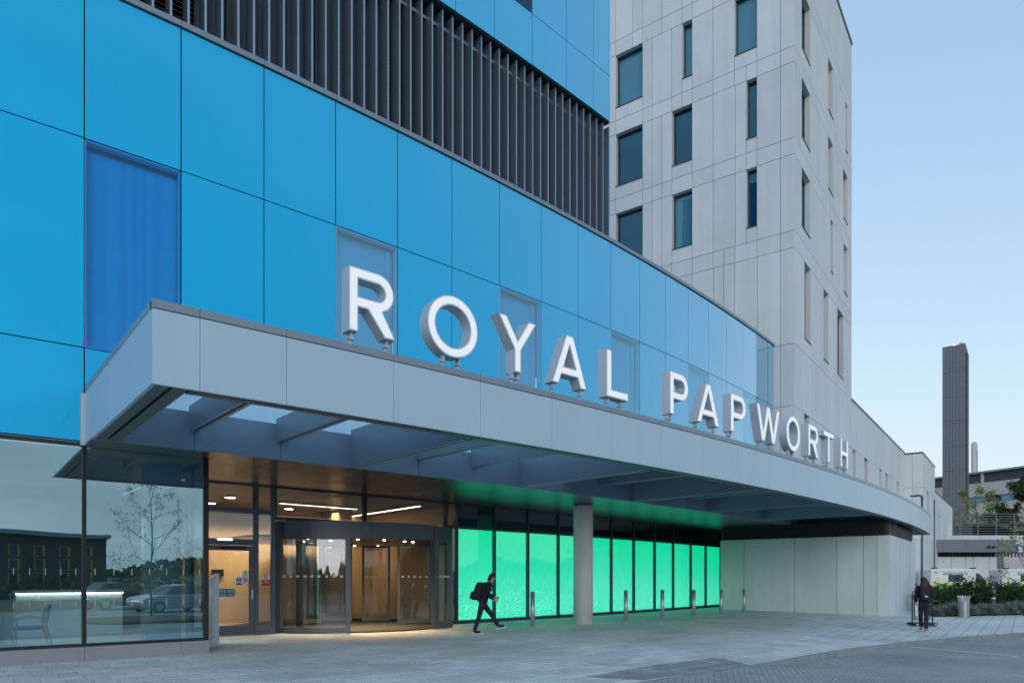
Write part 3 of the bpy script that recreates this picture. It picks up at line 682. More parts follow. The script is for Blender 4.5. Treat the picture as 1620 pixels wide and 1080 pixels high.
# underside borders with a dark shadow slot
u = MB(); sl_ = MB()
for k in range(0, 25):
    k1 = min(k+1, KE)
    u.cbox(lambda a, o, z: F(a, o, z), k+(.27 if k == 0 else .002), k1-.002, OC-.13, OC-.055, zc0+.004, zc0+.03, 2)
    u.cbox(lambda a, o, z: F(a, o, z), k+(.27 if k == 0 else .002), k1-.002, OC-.32, OC-.17, zc0+.004, zc0+.03, 2)
    sl_.cbox(lambda a, o, z: F(a, o, z), k+(.27 if k == 0 else 0), k1, OC-.32, OC-.055, zc0+.05, zc0+.07, 2)
for o0, o1 in ((.0, 1.3), (1.305, 2.6), (2.605, 3.9), (3.905, OC-.055)):
    u.cbox(side, .052, .22, o0, o1, zc0+.004, zc0+.03)
    u.cbox(side, .27, .45, o0, o1, zc0+.004, zc0+.03)
sl_.cbox(side, .052, .45, 0, OC-.055, zc0+.05, zc0+.07)
u.build('soffit_border', M['border'], CAN); sl_.build('soffit_slot', M['black'], CAN)
# coffers: inner wall, upstand behind the fascia, beams, glass roof
iw = MB(); up = MB(); OI = .92
for k in range(0, 24):
    iw.cbox(lambda a, o, z: F(a, o, z), k+.003, min(k+.997, KE), OI-.05, OI, 3.965, 4.70, 2)
    up.cbox(lambda a, o, z: F(a, o, z), k+.003, min(k+.997, KE), OC-.36, OC-.322, zc0+.03, 4.86, 2)
iw.cbox(side, .45, .49, OI, OC-.36, zc0+.03, 4.86)
iw.build('coffer_inner_wall', M['coffer'], CAN); up.build('coffer_outer_wall', M['coffer'], CAN)
for k in range(1, 24):
    t, n, p = tang(k), nrm(k), F(k, 0)
    fn = lambda a, o, z: p + t*a + n*o + Vector((0, 0, z))
    major = k % 3 == 0
    z0 = 3.975 if major else 4.33
    m = MB(); m.cbox(fn, -.10, .10, OI, OC-.36, z0+.06, 4.80)
    m.cbox(fn, -.10, -.03, OI, OC-.36, z0, z0+.06); m.cbox(fn, .03, .10, OI, OC-.36, z0, z0+.06)
    bo = m.build('canopy_beam', M['coffer'], CAN)
    s = MB(); s.cbox(fn, -.03, .03, OI+.02, OC-.38, z0+.035, z0+.058); s.build('beam_slot', M['steelm'] if major else M['black'], bo)
for k in range(0, 24):
    k1 = k+1; pn = MB()
    if k < 7:
        pn.face([F(k, OI-.9, 4.83), F(k1, OI-.9, 4.83), F(k1, OC-.34, 4.83), F(k, OC-.34, 4.83)]); pn.build('skylight', M['rooflight'], CAN)
    else:
        pn.cbox(lambda a, o, z: F(a, o, z), k, min(k1, KE), .03, OC-.38, 4.84, 4.88, 2); pn.build('roof_panel', M['coffer'], CAN)
sf = MB(); ss = MB()
for k in [1.318] + [j for j in range(2, 18)]:
    k1 = math.floor(k)+1
    for o0, o1 in ((-3.55, -2.0), (-1.99, -.5), (-.49, OI-.055)):
        sf.cbox(lambda a, o, z: F(a, o, z), k+.003, min(k1-.003, 18.3), o0, o1, zT, zT+.03, 1)
for k in (-1, 0):
    sf.cbox(lambda a, o, z: F(a, o, z), max(k, .02)+.003, min(k+.997, .997), .02, OI-.055, zT, zT+.03)
sf.cbox(lambda a, o, z: F(a, o, z), 1.0, 1.315, .02, OI-.055, zT, zT+.03)
sf.build('soffit', M['soffit'], CAN)
ss.cbox(lambda a, o, z: F(a, o, z), 0.1, 18.3, -3.6, OI-.06, zT+.035, zT+.05, 20); ss.build('soffit_backing', M['black'], CAN)
# ================================================================== sign letters on the canopy
def arc(cx, cy, rx, ry, a0, a1, n):
    return [(cx + rx*math.cos(rad(a0+(a1-a0)*i/n)), cy + ry*math.sin(rad(a0+(a1-a0)*i/n))) for i in range(n+1)]
def outline(ch, w):
    t = .165; c = w/2
    if ch == 'L': return [[(0, 0), (w, 0), (w, t), (t, t), (t, 1), (0, 1)]]
    if ch == 'T': return [[(c-t/2, 0), (c+t/2, 0), (c+t/2, 1-t), (w, 1-t), (w, 1), (0, 1), (0, 1-t), (c-t/2, 1-t)]]
    if ch == 'H': return [[(0, 0), (t, 0), (t, .42), (w-t, .42), (w-t, 0), (w, 0), (w, 1), (w-t, 1), (w-t, .42+t), (t, .42+t), (t, 1), (0, 1)]]
    if ch == 'Y': return [[(c-t/2, 0), (c+t/2, 0), (c+t/2, .42), (w, 1), (w-.2, 1), (c, .585), (.2, 1), (0, 1), (c-t/2, .42)]]
    if ch == 'W':
        f = w/1.5; q = lambda *p: [(x*f, y) for x, y in p]
        return [q((0, 1), (.33, 0), (.51, 0), (.75, .70), (.99, 0), (1.17, 0), (1.5, 1), (1.325, 1), (1.075, .28), (.835, 1), (.665, 1), (.425, .28), (.175, 1))]
    if ch == 'A':
        tb = .185; xl = lambda z: tb + (c-tb)*z/.80
        return [[(0, 0), (tb, 0), (xl(.20), .20), (w-xl(.20), .20), (w-tb, 0), (w, 0), (c+.1, 1), (c-.1, 1)], [(xl(.355), .355), (c, .80), (w-xl(.355), .355)]]
    if ch == 'O': return [arc(c, .5, c, .53, 0, 352.8, 49), arc(c, .5, c-t, .53-t, 0, -352.8, 49)]
    if ch == 'P':
        r = .315; cx = w-r; return [[(0, 0), (t, 0), (t, .37)] + arc(cx, .37+r, r, r, -90, 90, 18) + [(0, 1)], [(t, .37+t), (t, 1-t)] + arc(cx, .37+r, r-t, r-t, 90, -90, 14)]
    if ch == 'R':
        r = .305; cx = w-.03-r
        return [[(0, 0), (t, 0), (t, .39), (w*.40, .39), (w-.2, 0), (w, 0), (cx+.10, .40)] + arc(cx, .39+r, r, r, -66, 90, 16) + [(0, 1)], [(t, .39+t), (t, 1-t)] + arc(cx, .39+r, r-t, r-t, 90, -90, 14)]
def inset(lp, d):
    n = len(lp); out = []
    for i in range(n):
        p0, p1, p2 = Vector(lp[i-1]), Vector(lp[i]), Vector(lp[(i+1) % n])
        a, c = (p1-p0).normalized(), (p2-p1).normalized(); n0, n1 = Vector((-a.y, a.x)), Vector((-c.y, c.x))
        m = n0+n1
        q = p1 + m * (d / max(.25, (1+n0.dot(n1))))
        out.append((q.x, q.y))
    return out
OLET, zL0, zLH = 5.10, 5.42, 1.02
LET = [('R', 1.65, 2.13, 'white letter R with grey sides, first of the word ROYAL'), ('O', 2.49, 3.11, 'white round letter O standing second in the word ROYAL'),
 ('Y', 3.39, 3.94, 'white letter Y with grey sides in the middle of ROYAL'), ('A', 4.19, 4.77, 'white letter A standing between the Y and the L of ROYAL'),
 ('L', 5.14, 5.56, 'white letter L that ends the word ROYAL'), ('P', 6.48, 6.93, 'white letter P that begins the word PAPWORTH'),
 ('A', 7.16, 7.77, 'white letter A standing between the two letters P of PAPWORTH'), ('P', 8.12, 8.6, 'white letter P standing just before the W of PAPWORTH'),
 ('W', 8.97, 9.83, 'wide white letter W in the middle of PAPWORTH'), ('O', 10.11, 10.70, 'white round letter O standing after the W of PAPWORTH'),
 ('R', 11.1, 11.6, 'white letter R standing between the O and T of PAPWORTH'), ('T', 11.88, 12.45, 'white letter T standing last but one in PAPWORTH'),
 ('H', 12.87, 13.35, 'white letter H that ends the word PAPWORTH')]
POSTS = {'R': (.1, .86), 'O': (.36, .66), 'Y': (.43, .57), 'A': (.1, .9), 'L': (.18, .8), 'P': (.06, .17), 'W': (.28, .72), 'T': (.43, .57), 'H': (.1, .9)}
for ch, ka, kb, lab in LET:
    km = (ka+kb)/2; wl = (F(kb, OLET)-F(ka, OLET)).length; p, t, n = F(km, OLET), tang(km), nrm(km)
    T = thing('sign_letter', lab, 'sign letter', p + Vector((0, 0, zcT)), 0, 'letters standing on the canopy edge')
    fn = lambda x, y, d: p + t*(x - wl/2) + n*d + Vector((0, 0, zL0 + y*zLH))
    ol = outline(ch, wl); body = MB(); body.poly(ol, fn, -.24, 0); body.build('letter_body', M['steelm'], T)
    fc = MB(); fc.poly([inset(l, .022) for l in ol], fn, .001, .008, bottom=False); fc.build('letter_face', M['white'], T)
    for q in POSTS[ch]:
        x = q*wl; ps = MB(); c = fn(x, 0, -.12); yl = -.03*zLH if ch == 'O' else 0
        ps.tube([Vector((c.x, c.y, zcT-.1)), Vector((c.x, c.y, zL0-.1))], .03, 10)
        fb = lambda a, o, z: c + t*a + n*o + Vector((0, 0, z - c.z + zL0))
        ps.cbox(fb, -.045, .045, -.05, .05, -.115, -.095); ps.cbox(fb, -.012, .012, -.05, .06, -.095, .06 if ch == 'O' else 0)
        ps.build('mounting_post', M['steelm'], T)
# ================================================================== the concrete tower, wing and annexe
TC = Vector((13.375, 33.57, 0)); TL = Vector((-.8085, .5887, 0)).normalized(); TR = Vector((.5886, .8084, 0)).normalized()
NL = Vector((-TR.x, -TR.y, 0)); NR = Vector((TR.y, -TR.x, 0))
CON = thing('concrete_building', 'tall pale concrete panel tower with scattered slot windows and a long low wing', 'building', TC)
def plane(o, t, n): return lambda s, d, z: o + t*s + n*d + Vector((0, 0, z))
def son(px, o, t):
    r = (px-CX)/FPX; return (r*o.y - o.x)/(t.x - r*t.y)
def clad(fn, rows, holes, name, par, m, th=.16, gap=.012, dep=0.0):
    b = MB()
    for z0, z1, ss in rows:
        ss = sorted(ss)
        for a, c in zip(ss, ss[1:]):
            if c-a < .03: continue
            mid = (a+c)/2; zz = [(z0, z1)]
            for (h0, h1, b0, b1) in holes:
                if h0-.01 < mid < h1+.01 and b0 < z1-.01 and b1 > z0+.01:
                    zz = [(z0, b0)] if b0 > z0+.05 else []
                    if b1 < z1-.05: zz.append((b1, z1))
                    break
            for q0, q1 in zz: b.cbox(fn, a+gap, c-gap, -th, dep, q0+gap, q1-gap)
    o = b.build(name, m, par); tone(o); return o
def cwin(fn, s0, s1, z0, z1, par, blind=None, name='window'):
    fr = MB(); w = .05
    for a0, a1, c0, c1 in ((s0, s0+w, z0, z1), (s1-w, s1, z0, z1), (s0+w, s1-w, z0, z0+w), (s0+w, s1-w, z1-w, z1)): fr.cbox(fn, a0, a1, -.38, -.26, c0, c1)
    o = fr.build(name, M['sill'], par)
    p = MB(); p.face([fn(s0+w, -.30, z0+w), fn(s1-w, -.30, z0+w), fn(s1-w, -.30, z1-w), fn(s0+w, -.30, z1-w)]); p.build('pane', M['cglass'], o)
    sl_ = MB(); sl_.cbox(fn, s0+.01, s1-.01, -.26, .035, z0-.035, z0+.012); sl_.build('sill', M['sill'], o)
    rv = MB(); rv.cbox(fn, s0-.02, s0, -.26, -.005, z0, z1); rv.cbox(fn, s1, s1+.02, -.26, -.005, z0, z1); rv.cbox(fn, s0, s1, -.26, -.005, z1, z1+.02)
    tone(rv.build('reveal', M['conc'], o))
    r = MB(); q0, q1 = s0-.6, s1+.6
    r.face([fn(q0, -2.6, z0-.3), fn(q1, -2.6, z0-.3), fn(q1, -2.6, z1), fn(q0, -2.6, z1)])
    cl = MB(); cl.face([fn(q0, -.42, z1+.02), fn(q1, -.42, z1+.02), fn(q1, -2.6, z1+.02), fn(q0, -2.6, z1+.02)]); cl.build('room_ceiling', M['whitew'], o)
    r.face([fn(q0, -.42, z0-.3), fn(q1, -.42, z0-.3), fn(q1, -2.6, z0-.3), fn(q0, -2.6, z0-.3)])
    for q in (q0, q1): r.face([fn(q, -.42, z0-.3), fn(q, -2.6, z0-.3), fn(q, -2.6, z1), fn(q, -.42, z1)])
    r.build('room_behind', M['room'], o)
    if blind:
        bl = MB(); bl.face([fn(s0, -.42, z1-(z1-z0)*blind), fn(s1, -.42, z1-(z1-z0)*blind), fn(s1, -.42, z1), fn(s0, -.42, z1)]); bl.build('blind', M['blind'], o)
    return o
fL = plane(TC, TL, NL); L_ = lambda *xs: [son(x, TC, TL) for x in xs]
R_ = lambda *xs: [son(x, TC, TR) for x in xs]
heads = {1: (17.97, 21.58), 2: (22.37, 25.95), 3: (26.7, 30.3)}
cols = {'A': (974, 1016.7), 'B': (1063, 1095), 'C': (1079, 1095), 'D': (1162, 1197.5), 'E': (1180.5, 1197.5)}
hl = []
for fl, cs in ((1, 'ABE'), (2, 'ABE'), (3, 'ACD')):
    for c in cs:
        s1, s0 = L_(*cols[c]); hl.append((s0, s1, heads[fl][1]-2.88, heads[fl][1], {('A', 3): .93, ('C', 3): 1, ('D', 3): 1, ('B', 1): 1}.get((c, fl))))
far = [14.5, 11.8]
base = far + L_(974, 1016.7, 1095, 1197.5, 1234.5) + [0]
rowsL = [(4.2, 9.67, far+L_(1060, 1128, 1198, 1235)+[0]), (9.67, 12.62, far+L_(1095, 1162, 1198, 1234.5)+[0]), (12.62, 17.16, far+L_(1016, 1062, 1095, 1128.5, 1145, 1162, 1198, 1235)+[0]),
 (17.16, 17.97, base+L_(1047, 1062.6, 1128, 1145, 1162.5)), (17.97, 21.58, base+L_(1031.7, 1047, 1063, 1128, 1163, 1180.5)), (21.58, 22.37, base+L_(1031.7, 1047, 1063, 1128, 1163, 1180.5)),
 (22.37, 25.95, base+L_(1031.7, 1063, 1047, 1128, 1163, 1180.5)), (25.95, 26.7, base+L_(1031.7, 1062.6, 1079, 1128, 1162, 1180.5)), (26.7, 30.3, base+L_(1031.7, 1062.6, 1079, 1128, 1162)), (30.3, 31.1, base+L_(1001, 1047, 1079, 1128, 1162)), (31.1, 34.8, base+L_(1001, 1047, 1079, 1128, 1162))]
clad(fL, rowsL, [h[:4] for h in hl], 'front_wall', CON, M['conc'])
for h in hl: cwin(fL, *h[:4], CON, h[4])
fR = plane(TC, TR, NR); hr = []; TW = 13.35
for x0, x1, z0, z1, bl in ((1268.5, 1281.5, 27.42, 30.3, 0), (1268.5, 1281.5, 23.07, 25.95, 0), (1268.5, 1281.5, 18.7, 21.58, 1), (1310.4, 1317.8, 27.42, 30.3, 0), (1310.4, 1317.8, 23.07, 25.95, 1), (1314.3, 1318, 18.7, 21.58, 0),
 (1337.6, 1340.8, 27.42, 30.3, 0), (1334, 1340.8, 23.07, 25.95, 0), (1335, 1340.8, 18.7, 21.58, 1), (1273, 1282.5, 13.36, 17.16, 0), (1303, 1310.5, 13.36, 17.16, 0), (1325, 1334.5, 13.36, 17.16, 0),
 (1272.5, 1280.5, 6.4, 9.65, 0), (1349, 1354.3, 6.4, 9.65, 0), (1367.5, 1373.3, 6.4, 9.65, 0), (1391.5, 1395, 6.4, 9.65, 0), (1400.7, 1405.2, 6.4, 9.65, 0), (1419.3, 1422, 6.4, 9.65, 0)):
    a, c = R_(x0, x1); hr.append((a, c, z0, z1, bl))
def irregular(a, c, lo, hi, extra=()):
    out = [a]
    while out[-1] < c - hi: out.append(out[-1] + random.uniform(lo, hi))
    return out + [c] + list(extra)
rowsR = []
zz = [(-.5, 4.9), (4.9, 9.65), (9.65, 12.62), (12.62, 17.16), (17.16, 17.97), (17.97, 21.58), (21.58, 22.37), (22.37, 25.95), (25.95, 26.7), (26.7, 30.3), (30.3, 31.1), (31.1, 34.8)]
ja = irregular(0, TW, .45, 1.5); WL = 36.9
jw = irregular(TW, WL, .6, 1.7)
for z0, z1 in zz:
    ex = [s for h in hr for s in h[:2] if h[2] < z1 and h[3] > z0]
    keep = [s for s in ja if all(not (h[0]+.02 < s < h[1]-.02) or not (h[2] < z1 and h[3] > z0) for h in hr)]
    rowsR.append((z0, z1, keep + [s for s in ex if s < TW]))
    if z1 < 13:
        kw = [s for s in jw if all(not (h[0]+.02 < s < h[1]-.02) or not (h[2] < z1 and h[3] > z0) for h in hr)]
        rowsR.append((z0, z1, kw + [s for s in ex if s > TW]))
clad(fR, rowsR, [h[:4] for h in hr], 'side_wall', CON, M['conc'], gap=.010)
for h in hr: cwin(fR, *h[:4], CON, h[4])
# shell behind the panels: light-tight core, roofs
b = MB()
def ring(pts, z0, z1):
    for p, q in zip(pts, pts[1:]): b.face([Vector((p.x, p.y, z0)), Vector((q.x, q.y, z0)), Vector((q.x, q.y, z1)), Vector((p.x, p.y, z1))])
i_ = lambda s, d: TC + TL*s + TR*d
ring([i_(14.5, 2.7), i_(2.7, 2.7), i_(2.7, TW-.3), i_(14.5, TW-.3), i_(14.5, 2.7)], -.5, 34.7)
ring([i_(2.7, TW-.3), i_(2.7, WL), i_(9, WL), i_(9, TW)], -.5, 12.5)
b.face([i_(s, d) + Vector((0, 0, 34.6)) for s, d in ((.1, .1), (14.5, .1), (14.5, TW-.1), (.1, TW-.1))])
b.face([i_(s, d) + Vector((0, 0, 12.45)) for s, d in ((.1, TW), (9, TW), (9, WL+12), (.1, WL+12))])
b.build('inner_core', M['jc'], CON)
b = MB(); fB = plane(TC + TR*TW, TL, TR); b.cbox(fB, 0, 14.5, -.16, -.004, 12.5, 34.8); tone(b.build('back_wall', M['conc'], CON))
b = MB(); b.cbox(fL, .3, 14.5, -.3, .05, 34.8, 35.0); b.cbox(fR, -.05, TW+.05, -.3, .05, 34.8, 35.0); b.build('roof_coping', M['sill'], CON)
b = MB(); b.cbox(fR, TW+.01, WL, -.3, .04, 12.63, 12.74); b.build('wing_coping', M['sill'], CON)
# projecting block at the end of the wing, then the lower annexe
BC = Vector((36.14, 62.43, 0)); fbl = plane(BC, TL, NL); fbr = plane(BC, TR, NR); S2 = lambda *xs: [son(x, BC, TR) for x in xs]
clad(fbl, [(-.5, 4.9, [0, 1.64]), (4.9, 9.5, [0, .75, 1.64]), (9.5, 12.5, [0, .75, 1.64])], [], 'block_front', CON, M['conc'])
e0, e1 = S2(1466.7, 1469.8); be = S2(1479)[0]
hb = [(e0, e1, 6.4, 9.5)]
clad(fbr, [(-.5, 4.9, irregular(0, be, .8, 2)), (4.9, 9.5, [0, 1.6, e0, e1, 7.2, be]), (9.5, 12.5, irregular(0, be, .8, 2))], hb, 'block_side', CON, M['conc'])
cwin(fbr, *hb[0], CON)
b = MB(); b.cbox(fbl, .3, 1.6, -.3, .04, 12.5, 12.62); b.cbox(fbr, -.04, be, -.3, .04, 12.5, 12.62); b.build('block_coping', M['sill'], CON)
ae = S2(1506.7)[0]; ha = []
for x in (1480.9, 1485.2, 1491.3, 1495, 1498.6, 1501.7, 1504.4): s = S2(x)[0]; ha.append((s, s+(.42 if x != 1485.2 else .9), 4.6, 8.0))
aj = irregular(be, ae, 1.2, 2.4)
ax = [s for h in ha for s in h[:2]]
clad(fbr, [(-.5, 4.6, aj), (4.6, 8.0, [be, ae]+ax), (8.0, 10.1, aj)], ha, 'annexe_wall', CON, M['conc'], dep=-.002)
for h in ha: cwin(fbr, *h, CON)
b = MB(); b.cbox(fbr, be+.02, ae+.05, -.3, .04, 10.1, 10.22); b.build('annexe_coping', M['sill'], CON)
fae = plane(BC + TR*ae, TL, TR); b = MB(); b.cbox(fae, 0.16, 9, -.16, 0, -.5, 10.1); tone(b.build('annexe_end_wall', M['conc'], CON))
fbe = plane(BC + TR*be, TL, TR); b = MB(); b.cbox(fbe, .17, 9, -.16, -.01, 8, 12.5); tone(b.build('block_end_wall', M['conc'], CON))
b = MB(); s = S2(1476.9)[0]; p = fbr(s, .08, 0); b.tube([Vector((p.x, p.y, -.3)), Vector((p.x, p.y, 9.2))], .05, 8); b.build('drainpipe', M['sill'], CON)
# ================================================================== concrete pavilion wall under the canopy
PC = Vector((16.3, 30.54, 0)); fP = plane(PC, TL, NL); fQ = plane(PC, TR, NR)
PAV = thing('concrete_lobby_wall', 'grey concrete panel box standing under the far end of the canopy', 'wall', PC)
sp = [son(x, PC, TL) for x in (1177, 1256.5, 1324, 1366, 1387.5)]; send = son(1141, PC, TL)
clad(fP, [(-.5, 3.36, [send+.05] + sp + [0])], [], 'front_panels', PAV, M['conc2'], gap=.009)
b = MB(); b.cbox(fP, .02, send, -.3, -.13, -.5, 3.3); b.cbox(fQ, .3, 8.1, -.3, -.13, -.5, 3.3); b.build('wall_core', M['jc'], PAV)
q = [0]
while q[-1] < 7.6: q.append(q[-1] + random.uniform(.28, .62))
q.append(8.2)
clad(fQ, [(-.5, 3.36, q)], [], 'side_panels', PAV, M['conc2'], gap=.006)
b = MB(); b.cbox(fP, .28, send, -.5, -.28, 3.30, 4.02); b.cbox(fQ, .5, 8.1, -.5, -.28, 3.30, 4.02); b.build('louvre_backing', M['black'], PAV)
b = MB()
for j in range(22):
    s = .32 + j*.36; b.cbox(fQ, s, s+.09, -.28, -.10, 3.34, 4.0)
b.build('louvre_blades', M['frame'], PAV)
b = MB(); fe_ = plane(PC + TR*8.2, TL, TR); b.cbox(fe_, 0.17, 6, -.2, 0, -.5, 3.36); tone(b.build('end_panel', M['conc2'], PAV))
b = MB(); b.face([PC + TL*s + TR*d + Vector((0, 0, 3.31)) for s, d in ((.1, .1), (send, .1), (send, 8), (.1, 8))]); b.build('roof_deck', M['jc'], PAV)
gs = MB(); z = -.15
gs.face([Vector((p.x, p.y, z)) for p in (PC + NR*.02 + TR*.3, PC + NR*1.0 + TR*.8, PC + NR*1.3 + TR*8, PC + TR*8 + NR*.02)]); tag(gs.build('gravel_margin', M['gravel']), kind='structure')

# ================================================================== column and bollards
cc = F(kx(922.5, -.95), -.95); cz = gz(-.95)
b = MB(); b.lathe([(.33, cz-.2), (.33, 3.9), (.325, 3.967)], (cc.x, cc.y, 0), 40)
c_ = thing('concrete_column', 'round pale concrete column standing under the canopy', 'column', (cc.x, cc.y, cz)); b.build('shaft', M['concc'], c_)
bl = [((842.5, 991), 935, 'steel bollard nearest the revolving door, left of the concrete column'), ((990, 981.5), 933, 'first steel bollard to the right of the concrete column'),
 ((1047.8, 978), 932, 'second steel bollard to the right of the concrete column'), ((1097.6, 975), 931.9, 'steel bollard before the last three green lit panels'),
 ((1140.7, 972.2), 931.1, 'steel bollard at the corner where green glass meets concrete wall'), ((1177, 968.9), 930.6, 'farthest steel bollard, standing against the plain concrete wall')]
for (q, top, lab) in bl:
    p = gnd(*q); zt = EYE + (HY-top)/FPX*p.y; r = .072
    T = thing('bollard', lab, 'bollard', p, 0, 'stainless steel bollards across the entrance')
    b = MB(); b.lathe([(r, p.z-.1), (r, zt-.03)], (p.x, p.y, 0), 20); b.build('post', M['steel'], T)
    b = MB(); b.lathe([(r+.003, zt-.028), (r+.003, zt-.006), (r-.008, zt), (.0, zt+.002)], (p.x, p.y, 0), 20); b.build('cap', M['steelm'], T)
    b = MB(); b.lathe([(r+.03, p.z-.05), (r+.03, p.z+.008), (r, p.z+.012)], (p.x, p.y, 0), 20); b.build('base_ring', M['steelm'], T)

# ================================================================== revolving door
P1, P2, P3 = gnd(440, 1000.8), gnd(550.5, 1001.8), gnd(690, 994.7)
def circ(a, b, c):
    ax, ay, bx, by, cx, cy = a.x, a.y, b.x, b.y, c.x, c.y; d = 2*(ax*(by-cy)+bx*(cy-ay)+cx*(ay-by))
    ux = ((ax*ax+ay*ay)*(by-cy)+(bx*bx+by*by)*(cy-ay)+(cx*cx+cy*cy)*(ay-by))/d; uy = ((ax*ax+ay*ay)*(cx-bx)+(bx*bx+by*by)*(ax-cx)+(cx*cx+cy*cy)*(bx-ax))/d
    return Vector((ux, uy, 0)), math.hypot(ax-ux, ay-uy)
RC, RR = circ(P1, P2, P3)
print('revolving', RC, RR)
ang = lambda p: math.atan2(p.y-RC.y, p.x-RC.x)
a1, a2, a3 = ang(P1), ang(P2), ang(P3); a4 = a3 + (a3-a2)*.36; a0 = a1
REV = thing('revolving_door', 'wide curved revolving door with grey drum fascia and tall glass leaves', 'revolving door', RC)
pol = lambda r, a, z: Vector((RC.x + r*math.cos(a), RC.y + r*math.sin(a), z))
def ab(b, r0, r1, aa, ac, z0, z1, n=12): b.cbox(lambda a, r, z: pol(r, a, z), aa, ac, r0, r1, z0, z1, n)
b = MB()
for p, q in ((a0-.0, a2-.004), (a2+.004, a3-.004), (a3+.004, a4)): ab(b, RR-.12, RR+.02, p, q, 2.62, 3.06, 10)
b.build('drum_fascia', M['framel'], REV)
b = MB(); ab(b, .05, RR-.125, a0+.02, a4-.02, 2.66, 2.72, 28); ab(b, .05, RR-.125, a4, a0+2*math.pi, 2.66, 2.72, 12); ab(b, .05, RR-.13, a0, a4, 3.0, 3.05, 24); b.build('drum_ceiling', M['soffit'], REV)
for a, w in ((a1, .025), (a2, .018), (a3, .03), (a4, .02)):
    b = MB(); ab(b, RR-.11, RR+.035, a-w, a+w, 0, 3.05, 2); b.build('post', M['framel'], REV)
for p, q in ((a1, a2), (a3, a4)):
    b = MB(); n = 14; p += .02; q -= .02
    ab(b, RR-.08, RR+.02, p, q, 0, .16, n); ab(b, RR-.07, RR+.01, p, q, 2.56, 2.62, n)
    o = b.build('curved_wall', M['framel'], REV)
    b = MB()
    for j in range(n):
        u0, u1 = p+(q-p)*j/n, p+(q-p)*(j+1)/n; b.face([pol(RR-.03, u0, .16), pol(RR-.03, u1, .16), pol(RR-.03, u1, 2.56), pol(RR-.03, u0, 2.56)])
    b.build('curved_pane', M['glazing'], o, smooth=True)
    b = MB()
    for j in range(9):
        u0 = p+(q-p)*(j+.5)/9; ab(b, RR-.026, RR-.022, u0-.009, u0+.009, 1.52, 1.58, 1)
    b.build('manifestation_dots', M['swhite'], o)
def leaf(pa, pb, z0=.06, z1=2.6, name='door_leaf'):
    t = (pb-pa); t.z = 0; w = t.length; t.normalize(); n = Vector((t.y, -t.x, 0)); o_ = Vector((pa.x, pa.y, 0)); fn = lambda s, d, z: o_ + t*s + n*d + Vector((0, 0, z))
    f = MB(); st = .07
    for s0, s1, c0, c1 in ((0, st, z0, z1), (w-st, w, z0, z1), (st, w-st, z0, z0+.13), (st, w-st, z1-.07, z1)): f.cbox(fn, s0, s1, -.025, .025, c0, c1)
    o = f.build(name, M['framel'], REV)
    g_ = MB(); g_.face([fn(st, 0, z0+.13), fn(w-st, 0, z0+.13), fn(w-st, 0, z1-.07), fn(st, 0, z1-.07)]); g_.build('pane', M['glazing'], o)
    d = MB()
    for j in range(5):
        s = st + (w-2*st)*(j+.5)/5; d.cbox(fn, s-.025, s+.025, .004, .007, 1.52, 1.57)
    d.build('manifestation_dots', M['swhite'], o)
sg = lambda px, d: Vector(((px-CX)/FPX*d, d, 0))
leaf(sg(629, 22.6), sg(682, 23.0)); leaf(sg(573, 23.9), sg(617, 24.4)); leaf(sg(480, 22.4), sg(508, 23.0)); leaf(sg(510, 23.6), sg(548, 24.2), name='inner_leaf')
b = MB(); p = sg(474, 21.3); b.box(p.x-.09, p.x+.09, p.y-.06, p.y+.06, 0, 2.64); b.build('night_screen_post', M['black'], REV)
b = MB(); ab(b, .05, RR-.14, a1+.05, a4, .004, .016, 24); ab(b, .05, RR-.14, a4, a1+.05+2*math.pi, .004, .016, 24); b.build('floor_mat', M['mat'], REV)
for px, py in ((487, 852), (493, 860), (523, 855), (566, 853), (561, 863), (608, 854), (598, 863), (640, 856), (653, 857), (480, 856)):
    d = (2.655-EYE)*FPX/(HY-py); p = sg(px, d)
    b = MB(); b.lathe([(.0, 2.644), (.035, 2.644), (.045, 2.652), (.045, 2.662)], (p.x, p.y, 0), 12); b.build('downlight', M['down'], REV)
def area(name, loc, sx, sy, e, col, down=True):
    l = bpy.data.lights.new(name, 'AREA'); l.shape = 'RECTANGLE'; l.size = sx; l.size_y = sy; l.energy = e; l.color = col; l.spread = rad(115)
    o = bpy.data.objects.new(name, l); COL.objects.link(o); o.location = loc; o.rotation_euler = (0, 0, heading(4)); return o
area('lobby_area_light', F(4.6, -3.9, 2.6), 2.6, 1.6, 80, (1, .68, .38)); area('lobby_area_light', F(4.4, -8.2, 3.85), 5.5, .5, 66, (1, .74, .46)); area('lobby_area_light', F(2.0, -6.0, 3.8), 2, 1.5, 12, (1, .80, .55))
area('lobby_area_light', F(-1.5, -5.5, 3.8), 4, 1, 4, (1, .88, .7))
area('lobby_area_light', F(.75, -2.9, 3.7), 1.2, .6, 24, (.9, .96, 1))  # added light without a fitting, brightens the white column behind the glass
